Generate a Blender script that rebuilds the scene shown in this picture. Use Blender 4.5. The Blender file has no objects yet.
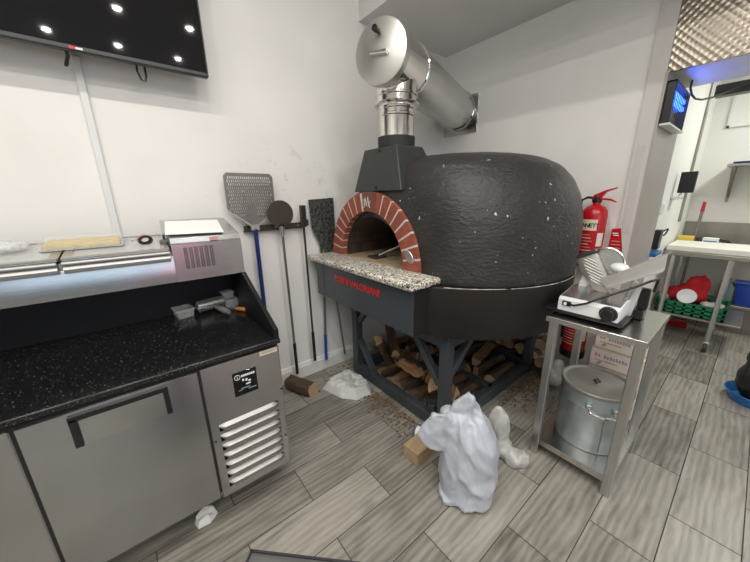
import bpy, bmesh, math, random
from mathutils import Vector, Matrix, noise
random.seed(7)
S = bpy.context.scene
COL = S.collection
R = math.radians

# ------------------------------------------------------------------ materials
def nodes(name):
    m = bpy.data.materials.new(name); m.use_nodes = True
    nt = m.node_tree
    b = nt.nodes['Principled BSDF']
    return m, nt, b

def N(nt, typ, **kw):
    n = nt.nodes.new(typ)
    for k, v in kw.items():
        if k.startswith('i_'):
            n.inputs[k[2:].replace('_', ' ')].default_value = v
        else:
            setattr(n, k, v)
    return n

def coords(nt, scale=(1, 1, 1), kind='Object'):
    tc = N(nt, 'ShaderNodeTexCoord'); mp = N(nt, 'ShaderNodeMapping')
    mp.inputs['Scale'].default_value = scale
    nt.links.new(tc.outputs[kind], mp.inputs['Vector'])
    return mp.outputs['Vector']

def ramp(nt, src, stops, interp='LINEAR'):
    r = N(nt, 'ShaderNodeValToRGB'); r.color_ramp.interpolation = interp
    el = r.color_ramp.elements
    while len(el) < len(stops): el.new(0.5)
    for e, (p, c) in zip(el, stops):
        e.position = p; e.color = (*c, 1) if len(c) == 3 else c
    nt.links.new(src, r.inputs['Fac'])
    return r.outputs['Color']

def bump(nt, b, src, strength=0.2, dist=0.01):
    n = N(nt, 'ShaderNodeBump', i_Strength=strength, i_Distance=dist)
    nt.links.new(src, n.inputs['Height']); nt.links.new(n.outputs['Normal'], b.inputs['Normal'])

def plain(name, col, rough=0.5, metal=0.0, var=0.12, scale=12, bmp=0.0, bscale=None, stretch=(1, 1, 1), **kw):
    m, nt, b = nodes(name)
    v = coords(nt, stretch)
    n = N(nt, 'ShaderNodeTexNoise', i_Scale=scale, i_Detail=4.0)
    nt.links.new(v, n.inputs['Vector'])
    c = ramp(nt, n.outputs['Fac'], [(0.3, tuple(x * (1 - var) for x in col)), (0.7, tuple(min(1, x * (1 + var)) for x in col))])
    nt.links.new(c, b.inputs['Base Color'])
    b.inputs['Roughness'].default_value = rough; b.inputs['Metallic'].default_value = metal
    if bmp:
        n2 = N(nt, 'ShaderNodeTexNoise', i_Scale=bscale or scale * 4, i_Detail=5.0)
        nt.links.new(v, n2.inputs['Vector']); bump(nt, b, n2.outputs['Fac'], bmp)
    for k, x in kw.items():
        b.inputs[k.replace('_', ' ')].default_value = x
    return m

def steel(name, col=(0.62, 0.62, 0.61), rough=0.3, aniso=0.5, stretch=(3, 3, 160), tang='Z'):
    m, nt, b = nodes(name)
    v = coords(nt, stretch)
    n = N(nt, 'ShaderNodeTexNoise', i_Scale=2.0, i_Detail=3.0); nt.links.new(v, n.inputs['Vector'])
    c = ramp(nt, n.outputs['Fac'], [(0.25, tuple(x * .93 for x in col)), (0.75, tuple(min(1, x * 1.05) for x in col))])
    nt.links.new(c, b.inputs['Base Color'])
    mr = N(nt, 'ShaderNodeMapRange'); mr.inputs['To Min'].default_value = rough * .85; mr.inputs['To Max'].default_value = rough * 1.12
    nt.links.new(n.outputs['Fac'], mr.inputs['Value']); nt.links.new(mr.outputs['Result'], b.inputs['Roughness'])
    b.inputs['Metallic'].default_value = 1.0
    if aniso:
        b.inputs['Anisotropic'].default_value = aniso; b.inputs['Anisotropic Rotation'].default_value = .25
        t = N(nt, 'ShaderNodeTangent', direction_type='RADIAL', axis=tang)
        nt.links.new(t.outputs['Tangent'], b.inputs['Tangent'])
    # faint panel waviness
    n2 = N(nt, 'ShaderNodeTexNoise', i_Scale=2.6, i_Detail=1.0); nt.links.new(coords(nt), n2.inputs['Vector'])
    bump(nt, b, n2.outputs['Fac'], 0.12, 0.02)
    return m

M = {}
def wallmat():
    m, nt, b = nodes('painted_wall')
    v = coords(nt)
    n = N(nt, 'ShaderNodeTexNoise', i_Scale=2.2, i_Detail=3.0); nt.links.new(v, n.inputs['Vector'])
    base = ramp(nt, n.outputs['Fac'], [(0.3, (0.80, 0.785, 0.755)), (0.7, (0.86, 0.845, 0.82))])
    # soot smudges and scuffs around the hanging peels (0.5<x<1.4, z>1.1) on the left wall
    tc = N(nt, 'ShaderNodeTexCoord'); sp = N(nt, 'ShaderNodeSeparateXYZ'); nt.links.new(tc.outputs['Object'], sp.inputs['Vector'])
    def m_(op, a, bb=None, c=None):
        q = N(nt, 'ShaderNodeMath', operation=op)
        for i, x in enumerate((a, bb, c)):
            if x is None: continue
            if isinstance(x, (int, float)): q.inputs[i].default_value = x
            else: nt.links.new(x, q.inputs[i])
        return q.outputs[0]
    dx = m_('DIVIDE', m_('SUBTRACT', sp.outputs['X'], 0.95), 0.62)
    dz = m_('DIVIDE', m_('SUBTRACT', sp.outputs['Z'], 1.52), 0.42)
    d = m_('ADD', m_('MULTIPLY', dx, dx), m_('MULTIPLY', dz, dz))
    mask = N(nt, 'ShaderNodeMapRange'); mask.inputs['From Min'].default_value = 1.0; mask.inputs['From Max'].default_value = 0.1
    nt.links.new(d, mask.inputs['Value'])
    yy = m_('GREATER_THAN', sp.outputs['Y'], 2.2)
    n2 = N(nt, 'ShaderNodeTexNoise', i_Scale=9.0, i_Detail=6.0, i_Roughness=0.7); nt.links.new(v, n2.inputs['Vector'])
    st = ramp(nt, n2.outputs['Fac'], [(0.56, (0, 0, 0)), (0.70, (1, 1, 1))])
    f = m_('MULTIPLY', m_('MULTIPLY', st, mask.outputs['Result']), m_('MULTIPLY', yy, 0.5))
    mx = N(nt, 'ShaderNodeMix', data_type='RGBA')
    nt.links.new(f, mx.inputs['Factor']); nt.links.new(base, mx.inputs[6]); mx.inputs[7].default_value = (0.27, 0.25, 0.23, 1)
    nt.links.new(mx.outputs[2], b.inputs['Base Color'])
    b.inputs['Roughness'].default_value = 0.6
    n3 = N(nt, 'ShaderNodeTexNoise', i_Scale=70.0, i_Detail=3.0); nt.links.new(v, n3.inputs['Vector'])
    bump(nt, b, n3.outputs['Fac'], 0.05, 0.004)
    return m
M['wall'] = wallmat()
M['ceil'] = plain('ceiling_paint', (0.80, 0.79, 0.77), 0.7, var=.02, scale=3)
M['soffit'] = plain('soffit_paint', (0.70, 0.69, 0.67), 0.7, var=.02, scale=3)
M['white_trim'] = plain('white_gloss_trim', (0.82, 0.82, 0.79), 0.35, var=.04, scale=9)
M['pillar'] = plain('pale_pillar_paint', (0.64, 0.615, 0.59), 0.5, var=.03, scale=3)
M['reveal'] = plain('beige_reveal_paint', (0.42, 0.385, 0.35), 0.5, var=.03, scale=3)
M['pvc'] = plain('white_plastic', (0.75, 0.76, 0.75), 0.35, var=.03)

def floormat():
    m, nt, b = nodes('wood_look_tile')
    uv = N(nt, 'ShaderNodeUVMap', uv_map='UVMap')
    at = N(nt, 'ShaderNodeAttribute', attribute_name='tone')
    mp = N(nt, 'ShaderNodeMapping'); mp.inputs['Scale'].default_value = (1.6, 7.5, 1); nt.links.new(uv.outputs['UV'], mp.inputs['Vector'])
    n1 = N(nt, 'ShaderNodeTexNoise', i_Scale=1.5, i_Detail=7.0, i_Roughness=0.62, i_Distortion=0.9); nt.links.new(mp.outputs['Vector'], n1.inputs['Vector'])
    mp2 = N(nt, 'ShaderNodeMapping'); mp2.inputs['Scale'].default_value = (4, 60, 1); nt.links.new(uv.outputs['UV'], mp2.inputs['Vector'])
    n2 = N(nt, 'ShaderNodeTexNoise', i_Scale=1.6, i_Detail=4.0, i_Roughness=0.6); nt.links.new(mp2.outputs['Vector'], n2.inputs['Vector'])
    mp3 = N(nt, 'ShaderNodeMapping'); mp3.inputs['Scale'].default_value = (0.8, 4.2, 1); nt.links.new(uv.outputs['UV'], mp3.inputs['Vector'])
    w = N(nt, 'ShaderNodeTexWave', wave_type='RINGS', i_Scale=2.4, i_Distortion=6.5, i_Detail=3.0, i_Detail_Scale=1.2); nt.links.new(mp3.outputs['Vector'], w.inputs['Vector'])
    a = N(nt, 'ShaderNodeMix', data_type='FLOAT'); a.inputs[0].default_value = 0.22
    nt.links.new(n1.outputs['Fac'], a.inputs[2]); nt.links.new(n2.outputs['Fac'], a.inputs[3])
    a2 = N(nt, 'ShaderNodeMix', data_type='FLOAT'); a2.inputs[0].default_value = 0.13
    nt.links.new(a.outputs[0], a2.inputs[2]); nt.links.new(w.outputs['Fac'], a2.inputs[3])
    ad = N(nt, 'ShaderNodeMath', operation='ADD'); nt.links.new(a2.outputs[0], ad.inputs[0])
    sc = N(nt, 'ShaderNodeMath', operation='MULTIPLY_ADD'); sc.inputs[1].default_value = 0.20; sc.inputs[2].default_value = -0.10
    nt.links.new(at.outputs['Fac'], sc.inputs[0]); nt.links.new(sc.outputs[0], ad.inputs[1])
    c = ramp(nt, ad.outputs[0], [(0.22, (0.105, 0.096, 0.081)), (0.38, (0.195, 0.183, 0.158)), (0.52, (0.29, 0.273, 0.240)), (0.66, (0.375, 0.356, 0.313)), (0.84, (0.465, 0.442, 0.388))])
    nt.links.new(c, b.inputs['Base Color'])
    b.inputs['Roughness'].default_value = 0.33
    bump(nt, b, n2.outputs['Fac'], 0.06, 0.004)
    return m
M['floor'] = floormat()
M['grout'] = plain('dark_grout', (0.075, 0.068, 0.058), 0.9, var=.1)

M['steel_panel'] = steel('brushed_steel_panel', (0.50, 0.50, 0.50), 0.24, 0.6)
M['steel_top'] = plain('brushed_steel_top', (0.56, 0.55, 0.52), 0.27, 1.0, var=.05, scale=7)
M['steel_leg'] = steel('satin_steel_leg', (0.60, 0.60, 0.59), 0.34, 0.0, (60, 60, 3))
M['louvre'] = plain('pressed_steel_louvre', (0.40, 0.40, 0.395), 0.5, 1.0, var=.04)
M['chrome'] = plain('polished_steel', (0.80, 0.78, 0.74), 0.09, 1.0, var=.03, scale=5, bmp=.02, bscale=5)
M['tray_steel'] = plain('bright_satin_steel', (0.78, 0.78, 0.77), 0.38, 1.0, var=.03)
M['flue_satin'] = plain('satin_flue_steel', (0.58, 0.58, 0.57), 0.26, 1.0, var=.05, scale=6, bmp=.04, bscale=8)
M['flue_cap'] = plain('flue_cap_steel', (0.62, 0.62, 0.59), 0.42, 1.0, var=.03, scale=6)
M['aluminium'] = plain('anodised_aluminium', (0.27, 0.255, 0.24), 0.42, 0.9, var=.08, scale=14)
M['galv'] = plain('galvanised_zinc', (0.42, 0.47, 0.49), 0.42, 0.8, var=.2, scale=9, bmp=.05, bscale=6)
M['galv_lid'] = plain('dull_zinc_lid', (0.30, 0.29, 0.265), 0.55, 0.6, var=.12, scale=9)
M['black'] = plain('black_plastic', (0.012, 0.012, 0.013), 0.35, var=.1)
M['black_matt'] = plain('matt_black', (0.02, 0.02, 0.021), 0.7, var=.1)
M['black_gloss'] = plain('black_screen_glass', (0.004, 0.004, 0.005), 0.03, var=.1)
M['bezel'] = plain('dark_bezel', (0.03, 0.03, 0.032), 0.35, var=.1)
M['paper'] = plain('white_paper', (0.86, 0.86, 0.85), 0.7, var=.02)
M['red'] = plain('red_enamel', (0.50, 0.012, 0.018), 0.22, var=.06)
M['red_text'] = plain('red_lettering', (0.72, 0.02, 0.02), 0.4, var=.03)
M['red_seat'] = plain('red_upholstery', (.72, .03, .05), .6, var=.05)
M['red_cloth'] = plain('red_cloth', (0.42, 0.006, 0.015), 0.8, var=.2, bmp=.2)
M['cream'] = plain('cream_label', (0.78, 0.68, 0.52), 0.6, var=.04)
M['white'] = plain('white_enamel', (0.80, 0.82, 0.84), 0.22, var=.02)
M['offwhite'] = plain('white_cutting_board', (0.84, 0.83, 0.77), 0.45, var=.03)
M['blue'] = plain('blue_plastic', (0.012, 0.06, 0.42), 0.35, var=.1)
M['blue_dark'] = plain('dark_blue_tube', (0.008, 0.026, 0.15), 0.35, var=.1)
M['blue_tub'] = plain('bright_blue_plastic', (0.02, 0.14, 0.40), 0.35, var=.1)
M['grey_mid'] = plain('mid_grey_plastic', (0.13, 0.135, 0.135), 0.45, var=.1)
M['teal'] = plain('grey_green_plastic', (0.17, 0.25, 0.26), 0.45, var=.1)
M['green'] = plain('green_crate_plastic', (0.006, 0.17, 0.075), 0.42, var=.15)
M['yellow'] = plain('yellow_plastic', (0.75, 0.55, 0.10), 0.5, var=.1)
M['cheese'] = plain('yellow_food', (0.68, 0.52, 0.19), 0.6, var=.15, scale=30, bmp=.3)
M['orange_wood'] = plain('orange_wood', (0.42, 0.17, 0.05), 0.4, var=.25, scale=25)
M['front_iron'] = plain('glossy_blue_grey_panel', (0.055, 0.066, 0.075), 0.22, var=.06, scale=5)
M['iron'] = plain('blue_grey_painted_steel', (0.052, 0.062, 0.072), 0.42, var=.12, scale=8, bmp=.04)
M['brown_black'] = plain('dark_brown_band', (0.0095, 0.0072, 0.006), 0.55, var=.12, scale=5, bmp=.05)
M['hood'] = plain('charcoal_hood', (0.030, 0.034, 0.034), 0.5, var=.08, scale=6)
M['refractory'] = plain('oven_floor_tile', (0.36, 0.28, 0.17), 0.8, var=.25, scale=14, bmp=.2)
M['patterned'] = plain('dark_mottled_sheet', (0.10, 0.105, 0.10), 0.45, 0.6, var=.85, scale=55)
M['dark_disc'] = plain('brown_grey_metal', (0.085, 0.068, 0.058), 0.45, 0.6, var=.1)
M['kitchen_steel'] = plain('dull_kitchen_steel', (0.34, 0.32, 0.29), 0.42, 0.8, var=.15, scale=6)
M['grey_mark'] = plain('grey_print', (0.42, 0.36, 0.36), 0.7, var=.1)
M['pink_mark'] = plain('pale_red_print', (0.62, 0.30, 0.28), 0.7, var=.1)
M['carton'] = plain('pale_carton', (0.83, 0.74, 0.66), 0.7, var=.04)
M['carton_edge'] = plain('tan_carton_edge', (0.66, 0.52, 0.37), 0.75, var=.06)
M['mesh_white'] = plain('crumpled_white_cloth', (0.66, 0.66, 0.655), 0.75, var=.04, scale=20, bmp=.3, bscale=60)

def clear(name, col, rough, alpha_mix):
    m, nt, b = nodes(name)
    n = N(nt, 'ShaderNodeTexNoise', i_Scale=30.0); nt.links.new(coords(nt), n.inputs['Vector'])
    c = ramp(nt, n.outputs['Fac'], [(.3, tuple(x * .95 for x in col)), (.7, col)])
    nt.links.new(c, b.inputs['Base Color'])
    b.inputs['Roughness'].default_value = rough
    tr = N(nt, 'ShaderNodeBsdfTransparent'); mix = N(nt, 'ShaderNodeMixShader'); mix.inputs[0].default_value = alpha_mix
    out = nt.nodes['Material Output']
    nt.links.new(tr.outputs[0], mix.inputs[1]); nt.links.new(b.outputs[0], mix.inputs[2]); nt.links.new(mix.outputs[0], out.inputs['Surface'])
    return m
M['clear'] = clear('clear_plastic', (0.85, 0.87, 0.86), 0.10, 0.18)
M['thin_clear'] = clear('thin_clear_lid', (0.85, 0.86, 0.84), 0.1, 0.16)
M['film'] = clear('clear_film', (0.85, 0.86, 0.86), 0.15, 0.5)
M['tape'] = clear('translucent_paper_strip', (0.78, 0.76, 0.74), 0.4, 0.7)
M['glass'] = clear('window_glass', (0.85, 0.9, 0.9), 0.05, 0.15)

def bagmat(name, col):
    m, nt, b = nodes(name)
    v = coords(nt)
    n = N(nt, 'ShaderNodeTexNoise', i_Scale=7.0, i_Detail=6.0, i_Roughness=.6, i_Distortion=1.2); nt.links.new(v, n.inputs['Vector'])
    c = ramp(nt, n.outputs['Fac'], [(.3, tuple(x * .92 for x in col)), (.7, col)])
    nt.links.new(c, b.inputs['Base Color']); b.inputs['Roughness'].default_value = .32
    mp = N(nt, 'ShaderNodeMapping'); mp.inputs['Scale'].default_value = (1, 1, .6); nt.links.new(v, mp.inputs['Vector'])
    rn = N(nt, 'ShaderNodeTexNoise', noise_type='RIDGED_MULTIFRACTAL', i_Scale=7.5, i_Detail=3.0, i_Roughness=.5, i_Distortion=.9); nt.links.new(mp.outputs['Vector'], rn.inputs['Vector'])
    bump(nt, b, rn.outputs['Fac'], .6, .012)
    b.inputs['Subsurface Weight'].default_value = 0.15; b.inputs['Subsurface Radius'].default_value = (.02, .02, .02)
    return m
M['bag'] = bagmat('white_carrier_plastic', (0.53, 0.565, 0.635))
M['bag_sheer'] = bagmat('thin_white_plastic', (0.54, 0.54, 0.515))
M['blackbag'] = bagmat('black_sack_plastic', (0.012, 0.012, 0.013))

def granite(name, stops, scale, rough):
    m, nt, b = nodes(name)
    v = coords(nt)
    vo = N(nt, 'ShaderNodeTexVoronoi', i_Scale=scale); nt.links.new(v, vo.inputs['Vector'])
    bw = N(nt, 'ShaderNodeSeparateColor'); nt.links.new(vo.outputs['Color'], bw.inputs[0])
    c = ramp(nt, bw.outputs[0], stops, 'CONSTANT')
    nt.links.new(c, b.inputs['Base Color']); b.inputs['Roughness'].default_value = rough
    return m
M['granite_shelf'] = granite('speckled_granite', [(0, (.03, .03, .03)), (.20, (.25, .24, .22)), (.38, (.72, .70, .62)), (.62, (.50, .45, .36)), (.78, (.80, .77, .69))], 120, .3)

def blackgranite():
    m, nt, b = nodes('black_granite')
    v = coords(nt)
    vo = N(nt, 'ShaderNodeTexVoronoi', i_Scale=300.0); nt.links.new(v, vo.inputs['Vector'])
    sp = N(nt, 'ShaderNodeSeparateColor'); nt.links.new(vo.outputs['Color'], sp.inputs[0])
    c = ramp(nt, sp.outputs[0], [(0, (.008, .008, .009)), (.84, (.016, .016, .016)), (.94, (.045, .044, .042)), (.985, (.13, .125, .115))], 'CONSTANT')
    nt.links.new(c, b.inputs['Base Color']); b.inputs['Roughness'].default_value = .17
    return m
M['black_granite'] = blackgranite()
M['black_panel'] = plain('black_upstand_panel', (0.007, 0.0075, 0.009), 0.5, var=.1, Specular_IOR_Level=.3)

def plaster():
    m, nt, b = nodes('black_painted_plaster')
    v = coords(nt)
    n = N(nt, 'ShaderNodeTexNoise', i_Scale=5.0, i_Detail=5.0); nt.links.new(v, n.inputs['Vector'])
    c0 = ramp(nt, n.outputs['Fac'], [(.3, (.019, .0185, .0185)), (.7, (.034, .033, .0325))])
    # chips of white render
    n2 = N(nt, 'ShaderNodeTexNoise', i_Scale=30.0, i_Detail=3.0, i_Roughness=.5); nt.links.new(v, n2.inputs['Vector'])
    f = ramp(nt, n2.outputs['Fac'], [(.715, (0, 0, 0)), (.728, (1, 1, 1))])
    n5 = N(nt, 'ShaderNodeTexVoronoi', i_Scale=60.0); nt.links.new(v, n5.inputs['Vector'])
    n6 = N(nt, 'ShaderNodeSeparateColor'); nt.links.new(n5.outputs['Color'], n6.inputs[0])
    f5 = N(nt, 'ShaderNodeMath', operation='LESS_THAN'); f5.inputs[1].default_value = .13; nt.links.new(n5.outputs['Distance'], f5.inputs[0])
    f6 = N(nt, 'ShaderNodeMath', operation='GREATER_THAN'); f6.inputs[1].default_value = .975; nt.links.new(n6.outputs[0], f6.inputs[0])
    f7 = N(nt, 'ShaderNodeMath', operation='MULTIPLY'); nt.links.new(f5.outputs[0], f7.inputs[0]); nt.links.new(f6.outputs[0], f7.inputs[1])
    f8 = N(nt, 'ShaderNodeMath', operation='MAXIMUM'); nt.links.new(f7.outputs[0], f8.inputs[0]); nt.links.new(f, f8.inputs[1])
    mx = N(nt, 'ShaderNodeMix', data_type='RGBA'); nt.links.new(f8.outputs[0], mx.inputs['Factor']); nt.links.new(c0, mx.inputs[6]); mx.inputs[7].default_value = (.6, .58, .54, 1)
    nt.links.new(mx.outputs[2], b.inputs['Base Color']); b.inputs['Roughness'].default_value = .4
    n3 = N(nt, 'ShaderNodeTexNoise', i_Scale=34.0, i_Detail=5.0, i_Roughness=.6)
    mp = coords(nt, (1, 1, 1.8)); nt.links.new(mp, n3.inputs['Vector'])
    bump(nt, b, n3.outputs['Fac'], .65, .012)
    return m
M['plaster'] = plaster()

def brickmat():
    m, nt, b = nodes('red_arch_brick')
    v = coords(nt)
    n = N(nt, 'ShaderNodeTexNoise', i_Scale=14.0, i_Detail=5.0); nt.links.new(v, n.inputs['Vector'])
    c = ramp(nt, n.outputs['Fac'], [(.3, (.20, .050, .030)), (.7, (.33, .085, .052))])
    nt.links.new(c, b.inputs['Base Color']); b.inputs['Roughness'].default_value = .75
    bump(nt, b, n.outputs['Fac'], .15)
    return m
M['brick'] = brickmat()
M['key_brick'] = plain('brown_keystone', (.17, .060, .042), .7, var=.15)
M['mortar'] = plain('pale_mortar', (.60, .55, .48), .9, var=.1)

def chamber():
    m, nt, b = nodes('sooty_oven_brick')
    br = N(nt, 'ShaderNodeTexBrick', i_Scale=9.0)
    br.inputs['Color1'].default_value = (.075, .045, .03, 1); br.inputs['Color2'].default_value = (.04, .03, .023, 1); br.inputs['Mortar'].default_value = (.03, .025, .02, 1)
    nt.links.new(coords(nt), br.inputs['Vector']); nt.links.new(br.outputs['Color'], b.inputs['Base Color']); b.inputs['Roughness'].default_value = .85
    return m
M['chamber'] = chamber()

def woodmat(name, a, c, scale=9, stretch=(1, 6, 6)):
    m, nt, b = nodes(name)
    oi = N(nt, 'ShaderNodeObjectInfo')
    v = coords(nt, stretch)
    n = N(nt, 'ShaderNodeTexNoise', i_Scale=scale, i_Detail=5.0, i_Roughness=.65); nt.links.new(v, n.inputs['Vector'])
    col = ramp(nt, n.outputs['Fac'], [(.3, a), (.68, c)])
    hs = N(nt, 'ShaderNodeHueSaturation')
    mr = N(nt, 'ShaderNodeMapRange'); mr.inputs['To Min'].default_value = .7; mr.inputs['To Max'].default_value = 1.35
    nt.links.new(oi.outputs['Random'], mr.inputs['Value']); nt.links.new(mr.outputs['Result'], hs.inputs['Value'])
    nt.links.new(col, hs.inputs['Color']); nt.links.new(hs.outputs['Color'], b.inputs['Base Color'])
    b.inputs['Roughness'].default_value = .8
    bump(nt, b, n.outputs['Fac'], .4, .01)
    return m
M['log_split'] = woodmat('split_wood', (.14, .072, .034), (.32, .19, .095))
M['log_bark'] = woodmat('log_bark', (.04, .026, .017), (.115, .072, .044))
M['log_pale'] = woodmat('pale_wood', (.33, .215, .115), (.54, .39, .24))
M['block'] = woodmat('sawn_pine_block', (.46, .31, .17), (.66, .48, .29), 6)
M['chips'] = plain('wood_chips', (.20, .135, .08), .85, var=.5, scale=60)

def embossed():
    m, nt, b = nodes('embossed_steel_sheet')
    v = coords(nt, (1, 1, 1))
    mp = N(nt, 'ShaderNodeMapping'); mp.inputs['Rotation'].default_value = (R(45), 0, 0); mp.inputs['Scale'].default_value = (0, 36, 36); nt.links.new(v, mp.inputs['Vector'])
    vo = N(nt, 'ShaderNodeTexVoronoi', i_Scale=1.0, i_Randomness=0.0); nt.links.new(mp.outputs['Vector'], vo.inputs['Vector'])
    b.inputs['Metallic'].default_value = 1; b.inputs['Roughness'].default_value = .25
    c = ramp(nt, vo.outputs['Distance'], [(0, (.25, .225, .19)), (1, (.28, .25, .21))]); nt.links.new(c, b.inputs['Base Color'])
    bump(nt, b, vo.outputs['Distance'], .20, .010)
    return m
M['embossed'] = embossed()

def emit(name, col, strength):
    m, nt, b = nodes(name)
    n = N(nt, 'ShaderNodeTexNoise', i_Scale=20.0); nt.links.new(coords(nt), n.inputs['Vector'])
    c = ramp(nt, n.outputs['Fac'], [(.3, tuple(x * .95 for x in col)), (.7, col)])
    nt.links.new(c, b.inputs['Emission Color']); b.inputs['Emission Strength'].default_value = strength
    b.inputs['Base Color'].default_value = (*col, 1)
    return m
M['lamp'] = emit('lit_downlight', (1, .97, .9), 22)
M['uv_tube'] = emit('blue_uv_tube', (.03, .12, 1), 9)
M['red_neon'] = emit('red_neon_tube', (1, .05, .06), 8)

# ------------------------------------------------------------------ geometry helpers
class MB:
    def __init__(s): s.bm = bmesh.new(); s.mats = []
    def _mi(s, mat):
        if mat is None: return 0
        if mat not in s.mats: s.mats.append(mat)
        return s.mats.index(mat)
    def _add(s, verts, faces, mat=None, T=None):
        mi = s._mi(mat)
        vs = [s.bm.verts.new(T @ Vector(v) if T else Vector(v)) for v in verts]
        fs = []
        for f in faces:
            try:
                q = s.bm.faces.new([vs[i] for i in f]); q.material_index = mi; fs.append(q)
            except ValueError: pass
        return vs, fs
    def box(s, a, b, bev=0.0, mat=None, T=None, seg=1):
        x0, y0, z0 = (min(p, q) for p, q in zip(a, b)); x1, y1, z1 = (max(p, q) for p, q in zip(a, b))
        V = [(x0, y0, z0), (x1, y0, z0), (x1, y1, z0), (x0, y1, z0), (x0, y0, z1), (x1, y0, z1), (x1, y1, z1), (x0, y1, z1)]
        F = [(3, 2, 1, 0), (4, 5, 6, 7), (0, 1, 5, 4), (1, 2, 6, 5), (2, 3, 7, 6), (3, 0, 4, 7)]
        vs, fs = s._add(V, F, mat, T)
        if bev:
            es = {e for f in fs for e in f.edges}
            r = bmesh.ops.bevel(s.bm, geom=list(es), offset=bev, segments=seg, affect='EDGES', profile=.5, clamp_overlap=True)
            mi = s._mi(mat)
            for f in r['faces']: f.material_index = mi
        return s
    def prism(s, poly, ax, lo, hi, mat=None, T=None, bev=0.0):
        # poly of 2D points in the plane normal to ax ('x': (y,z), 'y': (x,z), 'z': (x,y))
        def p3(p, t): return {'x': (t, p[0], p[1]), 'y': (p[0], t, p[1]), 'z': (p[0], p[1], t)}[ax]
        n = len(poly)
        V = [p3(p, lo) for p in poly] + [p3(p, hi) for p in poly]
        F = [tuple(range(n)), tuple(range(2 * n - 1, n - 1, -1))] + [(i, n + i, n + (i + 1) % n, (i + 1) % n) for i in range(n)]
        vs, fs = s._add(V, F, mat, T)
        bmesh.ops.recalc_face_normals(s.bm, faces=fs)
        if bev:
            es = {e for f in fs[:2] for e in f.edges}
            bmesh.ops.bevel(s.bm, geom=list(es), offset=bev, segments=2, affect='EDGES', profile=.5, clamp_overlap=True)
        return s
    def cyl(s, p0, p1, r0, r1=None, seg=24, mat=None, cap=True):
        r1 = r0 if r1 is None else r1
        p0, p1 = Vector(p0), Vector(p1); d = (p1 - p0).normalized()
        u = d.orthogonal().normalized(); w = d.cross(u)
        V = []
        for p, r in ((p0, r0), (p1, r1)):
            for i in range(seg):
                a = 2 * math.pi * i / seg; V.append(p + r * (math.cos(a) * u + math.sin(a) * w))
        F = [(i, (i + 1) % seg, seg + (i + 1) % seg, seg + i) for i in range(seg)]
        if cap: F += [tuple(range(seg - 1, -1, -1)), tuple(range(seg, 2 * seg))]
        s._add(V, F, mat); return s
    def lathe(s, prof, c=(0, 0, 0), seg=40, axis=(0, 0, 1), mat=None, sx=1, sy=1):
        # prof: (r, h); closed at ends when r == 0
        ax = Vector(axis).normalized(); u = ax.orthogonal().normalized() if abs(ax.z) < .99 else Vector((1, 0, 0)); w = ax.cross(u); c = Vector(c)
        V = []; F = []; idx = []
        for r, h in prof:
            if r < 1e-6: idx.append([len(V)]); V.append(c + ax * h)
            else:
                idx.append(list(range(len(V), len(V) + seg)))
                for i in range(seg):
                    a = 2 * math.pi * i / seg; V.append(c + ax * h + r * (math.cos(a) * sx * u + math.sin(a) * sy * w))
        for A, B in zip(idx, idx[1:]):
            if len(A) == 1 and len(B) == 1: continue
            for i in range(seg):
                j = (i + 1) % seg
                if len(A) == 1: F.append((A[0], B[j], B[i]))
                elif len(B) == 1: F.append((A[i], A[j], B[0]))
                else: F.append((A[i], A[j], B[j], B[i]))
        vs, fs = s._add(V, F, mat); bmesh.ops.recalc_face_normals(s.bm, faces=fs); return s
    def tube(s, pts, r, seg=8, mat=None):
        pts = [Vector(p) for p in pts]; V = []; F = []
        n = len(pts); u = None
        for k, p in enumerate(pts):
            d = (pts[min(k + 1, n - 1)] - pts[max(k - 1, 0)]).normalized()
            if u is None: u = d.orthogonal().normalized()
            u = (u - d * u.dot(d)).normalized(); w = d.cross(u)
            rr = r[k] if isinstance(r, (list, tuple)) else r
            for i in range(seg):
                a = 2 * math.pi * i / seg; V.append(p + rr * (math.cos(a) * u + math.sin(a) * w))
        for k in range(n - 1):
            for i in range(seg):
                j = (i + 1) % seg; F.append((k * seg + i, k * seg + j, (k + 1) * seg + j, (k + 1) * seg + i))
        F += [tuple(range(seg - 1, -1, -1)), tuple(range((n - 1) * seg, n * seg))]
        s._add(V, F, mat); return s
    def ell(s, c, r, seg=20, rings=12, mat=None, T=None):
        V = [(c[0], c[1], c[2] - r[2])]; F = []
        for k in range(1, rings):
            t = math.pi * k / rings
            for i in range(seg):
                a = 2 * math.pi * i / seg
                V.append((c[0] + r[0] * math.sin(t) * math.cos(a), c[1] + r[1] * math.sin(t) * math.sin(a), c[2] - r[2] * math.cos(t)))
        V.append((c[0], c[1], c[2] + r[2])); L = len(V) - 1
        for i in range(seg):
            j = (i + 1) % seg
            F.append((0, 1 + j, 1 + i)); F.append((L, 1 + (rings - 2) * seg + i, 1 + (rings - 2) * seg + j))
            for k in range(rings - 2): F.append((1 + k * seg + i, 1 + k * seg + j, 1 + (k + 1) * seg + j, 1 + (k + 1) * seg + i))
        s._add(V, F, mat, T); return s
    def bar(s, p0, p1, w, h, mat=None, up=(0, 0, 1), bev=0.0):
        p0, p1 = Vector(p0), Vector(p1); d = (p1 - p0); L = d.length; d.normalize()
        a = Vector(up).cross(d)
        if a.length < 1e-4: a = Vector((0, 1, 0)).cross(d)
        a.normalize(); b = d.cross(a)
        T = Matrix((( d.x, a.x, b.x, p0.x), (d.y, a.y, b.y, p0.y), (d.z, a.z, b.z, p0.z), (0, 0, 0, 1)))
        return s.box((0, -w / 2, -h / 2), (L, w / 2, h / 2), bev, mat, T)
    def mesh(s, name):
        me = bpy.data.meshes.new(name); s.bm.normal_update(); s.bm.to_mesh(me); s.bm.free(); return me
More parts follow.
